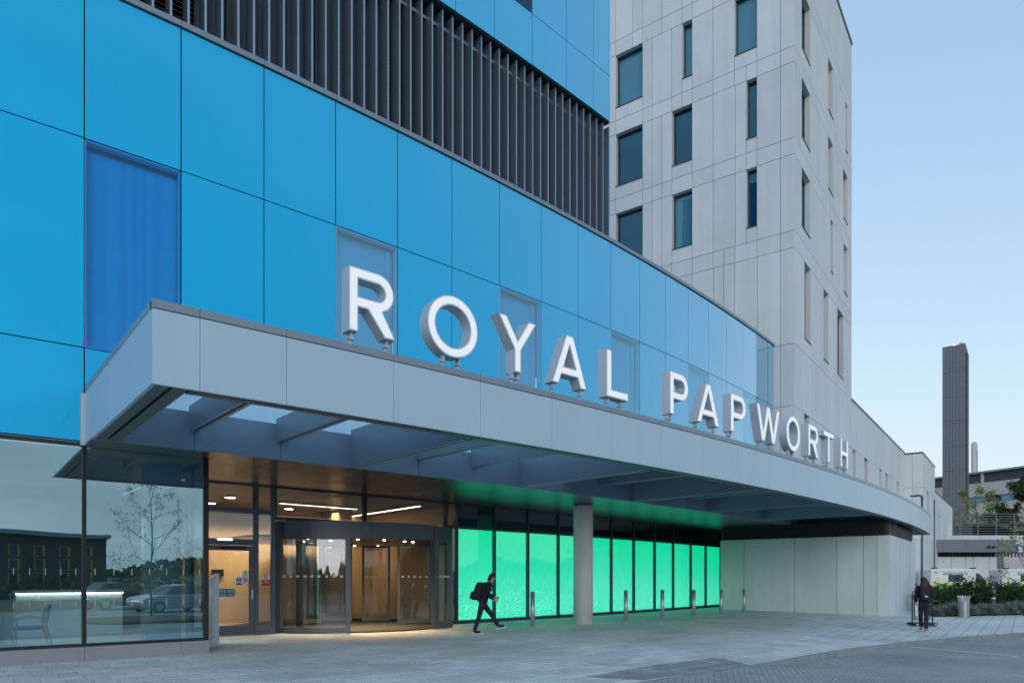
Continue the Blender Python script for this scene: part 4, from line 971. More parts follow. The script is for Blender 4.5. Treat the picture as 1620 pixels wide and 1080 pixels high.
# ---- lobby ceiling lamps, furniture, signs
def ceil_pt(px, py, z=3.86): d = (z-EYE)*FPX/(HY-py); p = sg(px, d); p.z = z; return p
for px, py, lab in ((364, 787, 'square white downlight in the ceiling right above the side door'), (333.5, 796, 'small downlight by the frame at the left of the door glass'), (457, 805, 'square downlight in the ceiling above the revolving door'), (420, 811.5, 'downlight seen through the narrow pane beside the door')):
    p = ceil_pt(px, py); T = thing('ceiling_light', lab, 'ceiling light', p, 0, 'downlights in the lobby ceiling')
    b = MB(); b.box(p.x-.13, p.x+.13, p.y-.13, p.y+.13, 3.865, 3.895); b.build('housing', M['whitew'], T)
    b = MB(); b.box(p.x-.11, p.x+.11, p.y-.11, p.y+.11, 3.855, 3.864); b.build('diffuser', M['down'], T)
for (x0, y0), (x1, y1), m, lab in (((442, 796), (565, 805.5), 'ledw', 'pale strip light in the ceiling behind the left fanlight'), ((541, 819), (664, 800.5), 'led', 'bright diagonal strip light in the lobby ceiling')):
    p, q = ceil_pt(x0, y0), ceil_pt(x1, y1); t = (q-p).normalized(); n = Vector((-t.y, t.x, 0))
    T = thing('strip_light', lab, 'ceiling light', p); fn = plane(Vector((p.x, p.y, 0)), t, n)
    b = MB(); b.cbox(fn, 0, (q-p).length, -.08, .08, 3.868, 3.895); b.build('channel', M['whitew'], T)
    b = MB(); b.cbox(fn, .02, (q-p).length-.02, -.045, .045, 3.856, 3.867); b.build('diffuser', M[m], T)
# white lobby column
p = sg(256, 15.9); b = MB(); b.lathe([(.40, 0), (.40, 3.95)], (p.x, p.y, 0), 32)
c_ = thing('lobby_column', 'round white column standing inside the lobby window', 'column', p); b.build('shaft', M['whitew'], c_)
# reception desk with a lit edge
A, B_ = sg(24, 17.6), sg(140, 18.6); t = (B_-A).normalized(); n = Vector((t.y, -t.x, 0)); fn = plane(A, t, n); wl = (B_-A).length
T = thing('reception_desk', 'white reception desk with a glowing top edge inside the lobby', 'desk', A)
b = MB(); b.cbox(fn, 0, wl+.8, -.6, 0, 0, 1.12); b.build('counter', M['whitew'], T, bevel=.02)
b = MB(); b.cbox(fn, -.02, wl+.8, -.62, .09, 1.14, 1.19); b.build('top', M['whitew'], T)
b = MB(); b.cbox(fn, 0, wl+.8, .055, .075, 1.095, 1.125); b.build('light_strip', M['deskled'], T)
b = MB(); b.cbox(fn, 0.05, wl, .02, .03, .9, .93); b.build('shelf_lip', M['steelm'], T)
# chair with blue seat
p = sg(46, 15.0); T = thing('armchair', 'wooden chair with blue seat and back inside the lobby window', 'chair', p, rad(-62))
mt = Matrix.Translation(p) @ Matrix.Rotation(rad(-62), 4, 'Z'); Q = lambda x, y, z: mt @ Vector((x, y, z))
b = MB(); b.cbox(lambda a, c, z: Q(a, c, z + .02*c), -.26, .26, -.26, .24, .42, .49, 4); b.build('seat', M['bluefab'], T, bevel=.02)
b = MB()
for j in range(8):
    u0, u1 = -1+j/4, -1+(j+1)/4
    b.cbox(lambda a, c, z: Q(a*.26, .27 + .06*(1-a*a) + c + (z-.6)*.18, z + .04*(1-a*a)), u0, u1, -.02, .02, .56, .90)
b.build('backrest', M['bluefab'], T)
for sx in (-1, 1):
    b = MB(); b.tube([Q(sx*.28, -.25, 0), Q(sx*.285, -.27, .40), Q(sx*.29, -.24, .64), Q(sx*.29, -.02, .69), Q(sx*.28, .25, .66)], .022, 8); b.build('arm', M['wood'], T)
    b = MB(); b.tube([Q(sx*.27, .40, 0), Q(sx*.275, .28, .45), Q(sx*.28, .34, .93)], .022, 8); b.build('rear_leg', M['wood'], T)
b = MB(); b.tube([Q(-.28, -.24, .40), Q(.28, -.24, .40)], .018, 6); b.tube([Q(-.27, .27, .42), Q(.27, .27, .42)], .018, 6); b.build('rail', M['wood'], T)
p = sg(4, 15.6); T = thing('table', 'small round wooden table beside the blue lobby chair', 'table', p)
b = MB(); b.lathe([(0, .71), (.42, .71), (.42, .745), (0, .746)], (p.x, p.y, 0), 24); b.build('tabletop', M['wood'], T)
b = MB(); b.lathe([(.24, 0), (.23, .02), (.05, .03), (.05, .7)], (p.x, p.y, 0), 20); b.build('pedestal', M['black'], T)
# flat text helper
def text(body, size, m, par, fn, name='lettering', align='CENTER', sx=1.0, depth=.002):
    cu = bpy.data.curves.new('txt', 'FONT'); cu.body = body; cu.size = size; cu.align_x = align; cu.align_y = 'CENTER'; cu.extrude = 0
    o = bpy.data.objects.new('txt', cu); COL.objects.link(o); bpy.context.view_layer.update()
    me = bpy.data.meshes.new_from_object(o.evaluated_get(bpy.context.evaluated_depsgraph_get())); bpy.data.objects.remove(o)
    b = MB()
    for p in me.polygons: b.face([fn(me.vertices[v].co.x*sx, me.vertices[v].co.y) for v in p.vertices])
    return b.build(name, m, par)
fnd = facet(kA, kB, OE); wdd = (F(kB, OE)-F(kA, OE)).length
def glass_xy(fn, k0, k1, x, y, o):
    k = kx(x, OE+o); s = (k-k0)/(k1-k0); return s, EYE + (HY-y)/FPX*F(k, OE+o).y
def sticker(name, lab, x0, y0, x1, y1, bands, texts, fn=fnd, k0=kA, k1=kB, w=wdd, o=-.030):
    s0, z1 = glass_xy(fn, k0, k1, x0, y0, o); s1, z0 = glass_xy(fn, k0, k1, x1, y1, o)
    T = thing(name, lab, 'sign', fn(s0, o, z0))
    b = MB(); b.cbox(fn, s0, s1, o-.004, o, z0, z1); b.build('board', M['swhite'], T)
    for (f0, f1, m) in bands:
        b = MB(); b.cbox(fn, s0+.004, s1-.004, o+.0005, o+.002, z0+(z1-z0)*f0, z0+(z1-z0)*f1); b.build('colour_band', M[m], T)
    for (tx, fy, sz, m) in texts:
        text(tx, sz, M[m], T, lambda x, y: fn((s0+s1)/2 + x/w, o+.0035, z0+(z1-z0)*fy + y))
    return T, fn, s0, s1, z0, z1, o, w
sticker('fire_exit_sign', 'green and blue sign on the door glass reading Fire exit Keep clear', 345.5, 930, 371.5, 943.5, ((.53, .96, 'green'), (.05, .49, 'sblue')), (('Fire exit', .73, .11, 'swhite'), ('Keep clear', .26, .10, 'swhite')))
def disc(T, fn, s, z, r, o, w, m, r0=0, name='symbol'):
    b = MB(); n = 20
    for j in range(n):
        a, c = 2*math.pi*j/n, 2*math.pi*(j+1)/n; q = lambda rr, t: fn(s + rr*math.cos(t)/w, o, z + rr*math.sin(t))
        b.face([q(r, a), q(r, c), q(r0, c), q(r0, a)] if r0 else [q(r, a), q(r, c), q(0, 0)])
    b.build(name, m, T)
T, fn, s0, s1, z0, z1, o, w = sticker('mandatory_sign', 'small blue round warning sign on the door glass', 372.8, 912, 383, 925, ((.04, .27, 'sblue'),), ())
disc(T, fn, (s0+s1)/2, z0+(z1-z0)*.64, (z1-z0)*.29, o+.002, w, M['sblue'])
b = MB(); zc_ = z0+(z1-z0)*.64; b.cbox(fn, (s0+s1)/2-.012/w, (s0+s1)/2+.012/w, o+.003, o+.004, zc_-.02, zc_+.055); b.cbox(fn, (s0+s1)/2-.012/w, (s0+s1)/2+.012/w, o+.003, o+.004, zc_-.055, zc_-.035); b.build('exclamation_mark', M['swhite'], T)
T, fn, s0, s1, z0, z1, o, w = sticker('paper_notice', 'white paper notice high on the side door glass', 383.4, 902.5, 393, 922, (), ())
b = MB()
for j, (f, q) in enumerate(((.93, .3), (.84, .4), (.72, .2), (.63, .35), (.42, .6), (.34, .75), (.26, .8), (.18, .7), (.1, .5))): b.cbox(fn, (s0+s1)/2-(s1-s0)*q/2, (s0+s1)/2+(s1-s0)*q/2, o+.001, o+.002, z0+(z1-z0)*f-.008, z0+(z1-z0)*f+.006)
b.build('print', M['sblack'], T)
wss = (F(kC, OE)-F(kB, OE)).length
T, fn, s0, s1, z0, z1, o, w = sticker('no_smoking_sign', 'red and white no smoking sign on the narrow glass pane', 413.5, 908, 427, 927, ((.03, .56, 'red'),), (('No', .47, .062, 'swhite'), ('smoking', .34, .055, 'swhite')), FNSIDE, kB, kC, wss, -.022)
disc(T, fn, (s0+s1)/2, z0+(z1-z0)*.79, .062, o+.003, w, M['red'], .047, 'prohibition_ring')
b = MB(); zc_ = z0+(z1-z0)*.79; b.face([fn((s0+s1)/2+x/w, o+.0035, zc_+y) for x, y in ((-.043, .035), (-.035, .043), (.043, -.035), (.035, -.043))]); b.cbox(fn, (s0+s1)/2-.03/w, (s0+s1)/2+.03/w, o+.001, o+.0025, zc_-.006, zc_+.006); b.build('cigarette_symbol', M['sblack'], T)
# emergency light over the door
s0, z1 = glass_xy(fnd, kA, kB, 343.5, 849.5, .03); s1, z0 = glass_xy(fnd, kA, kB, 367, 855.5, .03)
T = thing('emergency_light', 'small white lit bulkhead lamp above the side door', 'lamp', fnd(s0, .03, z0))
b = MB(); b.cbox(fnd, s0, s1, .021, .06, z0, z1); b.build('housing', M['whitew'], T, bevel=.008)
b = MB()
for j in range(8):
    u = s0 + (s1-s0)*(j+.5)/8; b.cbox(fnd, u-.012, u+.012, .061, .066, z0+.03, z1-.03)
b.build('lamp_strip', M['down'], T)
b = MB(); b.cbox(fnd, s0+.05, s0+.08, .061, .066, z1-.02, z1-.008); b.build('green_indicator', M['vang'], T)
# wall plaque and small screen in the lobby
def wall_item(name, lab, cat, x0, y0, x1, y1, o=-9.14):
    ka, kb = kx(x0, o), kx(x1, o); fn = facet(ka, kb, o); z1 = EYE+(HY-y0)/FPX*F(ka, o).y; z0 = EYE+(HY-y1)/FPX*F(ka, o).y
    return thing(name, lab, cat, fn(0, 0, z0)), fn, z0, z1
T, fn, z0, z1 = wall_item('directory_board', 'pale clear directory plaque on the tan lobby wall', 'sign', 585, 894, 613, 931)
b = MB(); b.cbox(fn, 0, 1, .012, .03, z0, z1); b.build('plate', mat('clear_plaque', (.42, .36, .27), .3), T)
b = MB()
for f, a, c, q in ((.80, .6, .9, .02), (.56, .1, .9, .07), (.48, .1, .9, .02), (.22, .4, .85, .05), (.14, .4, .85, .02)):
    n = int((c-a)/.07)
    for j in range(n): b.cbox(fn, a+j*.07, a+j*.07+.05, .031, .033, z0+(z1-z0)*f, z0+(z1-z0)*f+q)
b.build('symbols', M['sblack'], T)
T, fn, z0, z1 = wall_item('wall_screen', 'small black screen on the tan wall seen through the door', 'screen', 334, 900, 353, 911, -9.14)
b = MB(); b.cbox(fn, 0, 1, .012, .07, z0, z1); b.build('casing', M['black'], T, bevel=.01)
# slanted steel door guard
p = gnd(341, 1020); T = thing('door_guard', 'tall steel guard post with a slanted top beside the lobby glass', 'guard post', p)
t, n = tang(1.6), nrm(1.6)
b = MB(); b.poly([[(0, 0), (.15, 0), (.15, 1.66), (0, 1.54)]], lambda x, y, d: p + t*(x-.07) + n*d + Vector((0, 0, y-.02)), -.34, 0); b.build('post', M['steelm'], T, bevel=.004)
b = MB(); b.poly([[(.008, 0.02), (.142, 0.02), (.142, 1.64), (.008, 1.53)]], lambda x, y, d: p + t*(x-.07) + n*d + Vector((0, 0, y-.02)), .001, .006); b.build('front_plate', M['steel'], T)
# ================================================================== people
def skin(name, J, E_, m, par, fn, sub=2, root=None, smooth=True, mats=None):
    keys = list(J); idx = {k: i for i, k in enumerate(keys)}
    me = bpy.data.meshes.new(name); me.from_pydata([fn(*J[k][0]) for k in keys], [(idx[a], idx[b]) for a, b in E_], [])
    o = bpy.data.objects.new(name, me); COL.objects.link(o)
    sm = o.modifiers.new('skin', 'SKIN'); sm.use_smooth_shade = True
    for k in keys:
        v = me.skin_vertices[0].data[idx[k]]; r = J[k][1]; v.radius = r if isinstance(r, tuple) else (r, r); v.use_root = (k == (root or keys[0])); v.use_loose = False
    ss = o.modifiers.new('sub', 'SUBSURF'); ss.levels = sub; ss.render_levels = sub
    bpy.context.view_layer.update()
    nm = bpy.data.meshes.new_from_object(o.evaluated_get(bpy.context.evaluated_depsgraph_get()))
    bpy.data.objects.remove(o); bpy.data.meshes.remove(me)
    b = MB(); b.bm.free(); b.bm = bmesh.new(); b.bm.from_mesh(nm); bpy.data.meshes.remove(nm)
    return b.build(name, m, par, smooth=True)
def mid(a, b, f): return tuple(a[i] + (b[i]-a[i])*f for i in range(3))
def add(a, b): return tuple(a[i]+b[i] for i in range(3))
def hand(J, E_, wrist, elbow, side, curl=.6):
    d = Vector(wrist)-Vector(elbow); d.normalize(); across = d.cross(Vector((0, 1, 0))).normalized() if abs(d.y) < .9 else Vector((1, 0, 0))
    palmn = d.cross(across)
    pc = Vector(wrist) + d*.055; J['palm'+side] = (tuple(pc), (.036, .022)); E_.append(('wrist'+side, 'palm'+side))
    for i, (off, ln) in enumerate(((-.028, .065), (-.010, .078), (.010, .074), (.027, .058))):
        a = pc + across*off + d*.032; b_ = a + (d*(1-curl*.5) + palmn*curl*.5).normalized()*ln*.55; c = b_ + (d*(1-curl) + palmn*curl).normalized()*ln*.5
        for nme, q, r in (('a', a, .011), ('b', b_, .009), ('c', c, .008)): J[f'f{i}{nme}{side}'] = (tuple(q), r)
        E_ += [('palm'+side, f'f{i}a{side}'), (f'f{i}a{side}', f'f{i}b{side}'), (f'f{i}b{side}', f'f{i}c{side}')]
    a = pc - across*.034 - d*.012; c = a - across*.022 + d*.034 + palmn*.012
    J['t0'+side] = (tuple(a), .012); J['t1'+side] = (tuple(c), .010); E_ += [('palm'+side, 't0'+side), ('t0'+side, 't1'+side)]
def person(P, label, pos, rz, shoe, hairstyle):
    T = thing('person', label, 'person', pos, rz)
    mt = Matrix.Translation(pos) @ Matrix.Rotation(rz, 4, 'Z'); fn = lambda x, y, z: mt @ Vector((x, y, z))
    J, E_ = {}, []
    hd = Vector(P['head']); nk = Vector(P['neck']); ax = (hd-nk).normalized(); fw = Vector(P.get('look', (1, 0, -.12))).normalized()
    J['pelvis'] = (P['pelvis'], (.125, .105)); J['waist'] = (P['waist'], (.115, .09)); J['chest'] = (P['chest'], (.135, .105)); J['neck'] = (P['neck'], .056)
    J['jaw'] = (tuple(nk + ax*.085 + fw*.018), .062); J['skull'] = (P['head'], (.084, .092)); J['crown'] = (tuple(hd + ax*.062 - fw*.005), .066)
    J['nose'] = (tuple(hd + fw*.108 - ax*.022), .011); J['brow'] = (tuple(hd + fw*.07 + ax*.012), .045); J['chin'] = (tuple(hd + fw*.074 - ax*.092), .026)
    sd = ax.cross(fw).normalized()
    for s, q in (('L', 1), ('R', -1)): J['ear'+s] = (tuple(hd + sd*.088*q - ax*.012), (.018, .012)); E_.append(('skull', 'ear'+s))
    E_ += [('pelvis', 'waist'), ('waist', 'chest'), ('chest', 'neck'), ('neck', 'jaw'), ('jaw', 'skull'), ('skull', 'crown'), ('skull', 'brow'), ('brow', 'nose'), ('jaw', 'chin')]
    for s in 'LR':
        for k, r in (('shoulder', .056), ('elbow', .040), ('wrist', .027), ('hip', .088), ('knee', .056), ('ankle', .038)): J[k+s] = (P[k+s], r)
        J['foot'+s] = (P['toe'+s], .030); J['heel'+s] = (add(P['ankle'+s], (0, 0, -.04)), .034)
        E_ += [('chest', 'shoulder'+s), ('shoulder'+s, 'elbow'+s), ('elbow'+s, 'wrist'+s), ('pelvis', 'hip'+s), ('hip'+s, 'knee'+s), ('knee'+s, 'ankle'+s), ('ankle'+s, 'heel'+s), ('heel'+s, 'foot'+s)]
        hand(J, E_, P['wrist'+s], P['elbow'+s], s)
    skin('body', J, E_, M['skin'], T, fn, 2)
    # eyes and mouth
    b = MB()
    for q in (1, -1):
        c = hd + fw*.083 + sd*.032*q - ax*.002; c2 = fn(*c); b.lathe([(0, -.009), (.009, -.004), (.009, .004), (0, .009)], c2, 8)
    c = hd + fw*.088 - ax*.062; c2 = fn(*c); b.lathe([(0, -.006), (.02, -.002), (.02, .002), (0, .006)], c2, 10); b.build('eyes_and_mouth', M['hair'], T)
    # clothes: jacket, trousers, shoes
    J, E_ = {}, []
    J['chest'] = (P['chest'], (.172, .14)); J['waist'] = (P['waist'], (.170, .145)); J['hem'] = (mid(P['waist'], P['pelvis'], 1.0), (.185, .16)); J['hem2'] = (mid(P['waist'], P['pelvis'], 1.35), (.175, .155)); J['collar'] = (mid(P['chest'], P['neck'], .72), .078)
    E_ = [('chest', 'waist'), ('waist', 'hem'), ('hem', 'hem2'), ('chest', 'collar')]
    for s in 'LR':
        J['sh'+s] = (P['shoulder'+s], .078); J['el'+s] = (P['elbow'+s], .060); J['cuff'+s] = (mid(P['elbow'+s], P['wrist'+s], 1.02), .048)
        E_ += [('chest', 'sh'+s), ('sh'+s, 'el'+s), ('el'+s, 'cuff'+s)]
    skin('jacket', J, E_, M['cloth'], T, fn, 2)
    J, E_ = {}, []
    J['pelvis'] = (P['pelvis'], (.142, .122)); J['belt'] = (mid(P['pelvis'], P['waist'], .5), (.135, .115)); E_ = [('pelvis', 'belt')]
    for s in 'LR':
        J['hip'+s] = (P['hip'+s], .102); J['kn'+s] = (P['knee'+s], .070); J['an'+s] = (mid(P['knee'+s], P['ankle'+s], 1.04), .060); E_ += [('pelvis', 'hip'+s), ('hip'+s, 'kn'+s), ('kn'+s, 'an'+s)]
        J['th'+s] = (mid(P['hip'+s], P['knee'+s], .5), .088); E_.remove(('hip'+s, 'kn'+s)); E_ += [('hip'+s, 'th'+s), ('th'+s, 'kn'+s)]
    skin('trousers', J, E_, M['jeans'], T, fn, 2)
    for s in 'LR':
        an, to = Vector(P['ankle'+s]), Vector(P['toe'+s]); hl = an + Vector((-.04, 0, -.045)); d = (to-hl).normalized()
        sh = skin('shoe', {'a': (tuple(hl), .044), 'b': (tuple(hl + (to-hl)*.5 + Vector((0, 0, .008))), .047), 'c': (tuple(to), .038), 'd': (tuple(an + Vector((0, 0, .02))), .05)}, [('a', 'b'), ('b', 'c'), ('a', 'd')], shoe, T, fn, 2)
        up_ = Vector((0, 1, 0)).cross(d)*-1
        if up_.z < 0: up_ = -up_
        so_ = MB(); base = hl - up_*.038; side = Vector((0, 1, 0))
        so_.poly([arc(.13, 0, .17, .047, 0, 345, 23)], lambda x, y, z: fn(*(base + d*x + side*y + up_*z)), -.012, .012); so_.build('sole', M['sole'], sh)
    # hair
    def blob(b, c, rf, rs, ra, n=14, lo=-1):
        rows = []
        for i in range(n//2+1):
            ph = -math.pi/2 + math.pi*i/(n//2); rows.append([b.bm.verts.new(fn(*(c + ax*ra*math.sin(ph) + (fw*rf*math.cos(2*math.pi*j/n) + sd*rs*math.sin(2*math.pi*j/n))*max(.02, math.cos(ph))))) for j in range(n)])
        for u_, v_ in zip(rows, rows[1:]):
            for j in range(n): b.bm.faces.new([u_[j], u_[(j+1) % n], v_[(j+1) % n], v_[j]]).smooth = True
    b = MB(); blob(b, hd + ax*.035 - fw*.022, .106, .098, .098); blob(b, hd - ax*.045 - fw*.052, .062, .088, .085)
    if hairstyle != 'short':
        blob(b, hd - ax*.17 - fw*.085, .062, .125, .20); blob(b, hd - ax*.28 - fw*.09 + sd*.03, .05, .10, .13)
    h = b.build('hair', M['hair'], T, smooth=True)
    if hairstyle != 'short':
        st = MB()
        for j in range(60):
            a = random.uniform(-1, 1); r0 = hd - ax*random.uniform(.0, .2) - fw*.10 + sd*a*.11
            st.tube([fn(*r0), fn(*(r0 - ax*.14 - fw*random.uniform(0, .05) + sd*a*.05)), fn(*(r0 - ax*random.uniform(.2, .3) + sd*(a*.12+random.uniform(-.04, .04)) - fw*random.uniform(0, .06)))], .008, 4, r1=.002)
        st.build('loose_strands', M['hair'], h)
    return T, fn
p0 = gnd(750, 1001.5)
W1 = dict(pelvis=(-.02, 0, .90), waist=(.03, 0, 1.07), chest=(.12, 0, 1.29), neck=(.20, 0, 1.44), head=(.265, 0, 1.565), look=(1, 0, -.25),
 shoulderL=(.15, .17, 1.36), elbowL=(.16, .21, 1.10), wristL=(.36, .15, 1.02), shoulderR=(.13, -.17, 1.36), elbowR=(.06, -.22, 1.09), wristR=(.25, -.17, .97),
 hipL=(-.01, .09, .86), kneeL=(.26, .10, .52), ankleL=(.46, .10, .20), toeL=(.64, .11, .20), hipR=(-.04, -.09, .86), kneeR=(-.14, -.10, .47), ankleR=(-.27, -.10, .085), toeR=(-.10, -.11, .04))
pz = p0 + Vector((.25, .09, 0)); pz.z = zat(pz.x, pz.y)
PT, pf = person(W1, 'person in dark clothes striding past the green glass with a backpack', pz, rad(14), M['cloth'], 'short')
bt = thing('backpack', 'black backpack worn by the person striding past the green glass', 'backpack', pf(-.12, 0, 1.2))
def pack(T, fn, cx, cz, w, d, h, lean):
    q = lambda x, y, z: fn(cx + x + z*lean, y, cz + z)
    b = MB(); b.cbox(lambda a, c, z: q(a*(1 - .25*max(0, z/h*1.2)) , c*(1 - .12*abs(z/h*2)**3), z), -d/2, d/2, -w/2, w/2, -h/2, h/2, 1)
    bmesh.ops.subdivide_edges(b.bm, edges=b.bm.edges[:], cuts=2, use_grid_fill=True)
    o = b.build('pack_body', M['bag'], T, smooth=True); m = o.modifiers.new('s', 'SUBSURF'); m.levels = 2; m.render_levels = 2
    b = MB(); b.cbox(q, -d/2-.05, -d/2+.03, -w*.34, w*.34, -h*.42, -h*.02); b.build('front_pocket', M['bag'], T, bevel=.02)
    for s in (-1, 1):
        b = MB(); b.tube([q(d/2-.05, s*w*.32, h*.42), q(d/2+.12, s*w*.38, h*.50), q(d/2+.27, s*w*.40, h*.28), q(d/2+.20, s*w*.45, -h*.1), q(d/2-.04, s*w*.4, -h*.36)], .018, 6); b.build('strap', M['bag'], T)
    return q
pack(bt, pf, -.15, 1.185, .30, .24, .50, .32)
p0 = gnd(1462, 998.5)
W2 = dict(pelvis=(0, 0, .92), waist=(.02, 0, 1.09), chest=(.05, 0, 1.31), neck=(.07, 0, 1.46), head=(.10, 0, 1.58), look=(1, .1, -.1),
 shoulderL=(.05, .17, 1.38), elbowL=(.0, .22, 1.10), wristL=(.16, .20, .93), shoulderR=(.05, -.17, 1.38), elbowR=(.07, -.23, 1.12), wristR=(.25, -.17, 1.03),
 hipL=(0, .08, .88), kneeL=(.20, .07, .50), ankleL=(.16, .06, .13), toeL=(.33, .06, .08), hipR=(0, -.08, .88), kneeR=(.02, -.06, .47), ankleR=(-.05, -.05, .085), toeR=(.13, -.06, .04))
pz = p0.copy(); pz.z = zat(pz.x, pz.y)
PT2, pf2 = person(W2, 'person with long dark hair walking away beside the black sign stand', pz, rad(68), M['pink'], 'long')
bt = thing('backpack', 'dark backpack with a pale mark on the long haired person', 'backpack', pf2(-.12, 0, 1.2))
q = pack(bt, pf2, -.17, 1.19, .32, .22, .46, .10)
b = MB(); b.poly([arc(0, 0, .045, .018, 0, 345, 23)], lambda x, y, d: q(-.165 - d, -.01 + x, -.08 + y + x*.4), 0, .006); b.build('pale_mark', M['swhite'], bt)

# ================================================================== sign stand, bin, lamps
pa, pb = gnd(1444, 990), gnd(1482, 990.5); zg = zat(pa.x, pa.y); t = (pb-pa); t.z = 0; wS = t.length; t.normalize(); n = Vector((t.y, -t.x, 0))
ps_ = Vector((pa.x, pa.y, zg)); fn = plane(ps_, t, n)
T = thing('sign_stand', 'black swinging poster stand on a weighted base on the pavement', 'sign stand', ps_)
b = MB(); b.cbox(fn, 0, wS, -.42, .10, .03, .12); b.build('base', M['sblack'], T, bevel=.03)
for s in (.1, wS-.1):
    b = MB(); p = fn(s, .09, .05); ax_ = t
    b.tube([p - t*.04, p + t*.04], .05, 14); b.build('wheel', M['rim'], T)
hz = EYE + (HY-934.8)/FPX*pa.y - zg; r = .10; a_, c_ = .06, wS-.06
pts = [fn(a_, -.15, .1), fn(a_, -.15, hz-r)] + [fn(a_+r-r*math.cos(rad(x)), -.15, hz-r+r*math.sin(rad(x))) for x in (22, 45, 67, 90)] + [fn(c_-r+r*math.sin(rad(x)), -.15, hz-r+r*math.cos(rad(x))) for x in (0, 22, 45, 67, 90)] + [fn(c_, -.15, .1)]
b = MB(); b.tube(pts, .022, 8); b.build('frame', M['sblack'], T)
b = MB(); x0, x1, y0, y1 = a_+.06, c_-.10, .22, hz-.16
for q0, q1, c0, c1 in ((x0, x0+.03, y0, y1), (x1-.03, x1, y0, y1), (x0+.03, x1-.03, y0, y0+.03), (x0+.03, x1-.03, y1-.03, y1)): b.cbox(fn, q0, q1, -.165, -.135, c0, c1)
pn = b.build('poster_panel', M['sblack'], T)
b = MB(); b.cbox(fn, x0+.03, x1-.03, -.16, -.14, y0+.03, y1-.03); b.build('poster', mat('pale_poster', (.52, .58, .62), .3, var=.3, scale=7), pn)
b = MB(); b.cbox(fn, x0+.05, x0+.12, -.139, -.137, y0+.05, y0+.12); b.build('green_emblem', M['vang'], pn)
b = MB(); b.cbox(fn, x1-.22, x1-.06, -.139, -.137, y0+.12, y0+.25); b.build('picture', mat('poster_picture', (.28, .30, .22), .4, var=.5, scale=16), pn)
for s in (x0+.1, x1-.1):
    b = MB(); b.tube([fn(s, -.15, y1), fn(s, -.15, hz)], .006, 6); b.build('hanger', M['steel'], T)
# bin
p = gnd(1524.8, 976); p.z = zat(p.x, p.y); bh = EYE + (HY-941.8)/FPX*p.y - p.z; T = thing('litter_bin', 'flared slatted stainless steel litter bin beside the lavender bed', 'litter bin', p)
b = MB(); b.lathe([(.17, .02), (.18, bh*.72), (.175, bh*.72), (.165, .03)], p, 28); b.build('liner', M['steelm'], T)
b = MB()
for j in range(20):
    a = 2*math.pi*j/20; ca, sa = math.cos(a), math.sin(a)
    q = lambda s, r, z, ca=ca, sa=sa: p + Vector((ca*r - sa*s, sa*r + ca*s, z))
    prof = [(.195, 0), (.20, bh*.70), (.215, bh*.84), (.262, bh)]
    for (r0, z0), (r1, z1) in zip(prof, prof[1:]):
        b.face([q(-.022, r0, z0), q(.022, r0, z0), q(.022, r1, z1), q(-.022, r1, z1)]); b.face([q(-.022, r0-.006, z0), q(.022, r0-.006, z0), q(.022, r1-.006, z1), q(-.022, r1-.006, z1)])
        for s in (-.022, .022): b.face([q(s, r0, z0), q(s, r0-.006, z0), q(s, r1-.006, z1), q(s, r1, z1)])
b.build('slats', M['steel'], T)
for z in (.03, bh*.70):
    b = MB(); b.lathe([(.203, z-.02), (.207, z), (.203, z+.02)], p, 28); b.build('band', M['steel'], T)
# bollard lamp in the bed
d = 33.5; p = at(1571.3, 950, d); p.z = -.15; zt = EYE + (HY-932)/FPX*d; r = .105
T = thing('bollard_lamp', 'short grey bollard lamp standing in the lavender bed', 'lamp', p)
b = MB(); b.lathe([(r, -.1), (r, zt-p.z-.52)], p, 20); b.build('post', M['framel'], T)
b = MB(); b.lathe([(r*.96, zt-p.z-.52), (r*.96, zt-p.z-.38), (r*.5, zt-p.z-.30), (r*.5, zt-p.z-.2)], p, 20); b.build('reflector', M['steel'], T)
b = MB(); b.lathe([(r, zt-p.z-.36), (r, zt-p.z-.02), (r*.9, zt-p.z), (0, zt-p.z+.002)], p, 20); b.build('hood', M['framel'], T)
# street lamp beyond the canopy
d = 46; p = at(1458.6, 930, d); p.z = -.2; zt = EYE + (HY-783.5)/FPX*d
T = thing('street_lamp', 'grey street lamp with a flat arm rising behind the canopy tip', 'street lamp', p)
b = MB(); b.tube([p, Vector((p.x, p.y, 1.6)), Vector((p.x, p.y, zt-.25))], [.085, .08, .06], 12); b.build('pole', M['framel'], T)
b = MB(); b.tube([Vector((p.x, p.y, zt-.3)), Vector((p.x-.01, p.y, zt-.06)), Vector((p.x-.10, p.y, zt)), Vector((p.x-.35, p.y, zt+.02))], .065, 10); b.build('arm', M['sill'], T)
b = MB(); b.cbox(lambda a, c, z: Vector((p.x - .30 - a, p.y + c*(1-.3*a), zt - .05 + z*(1-.5*a))), 0, .42, -.11, .11, -.03, .09); b.build('lamp_head', M['sill'], T, bevel=.02)

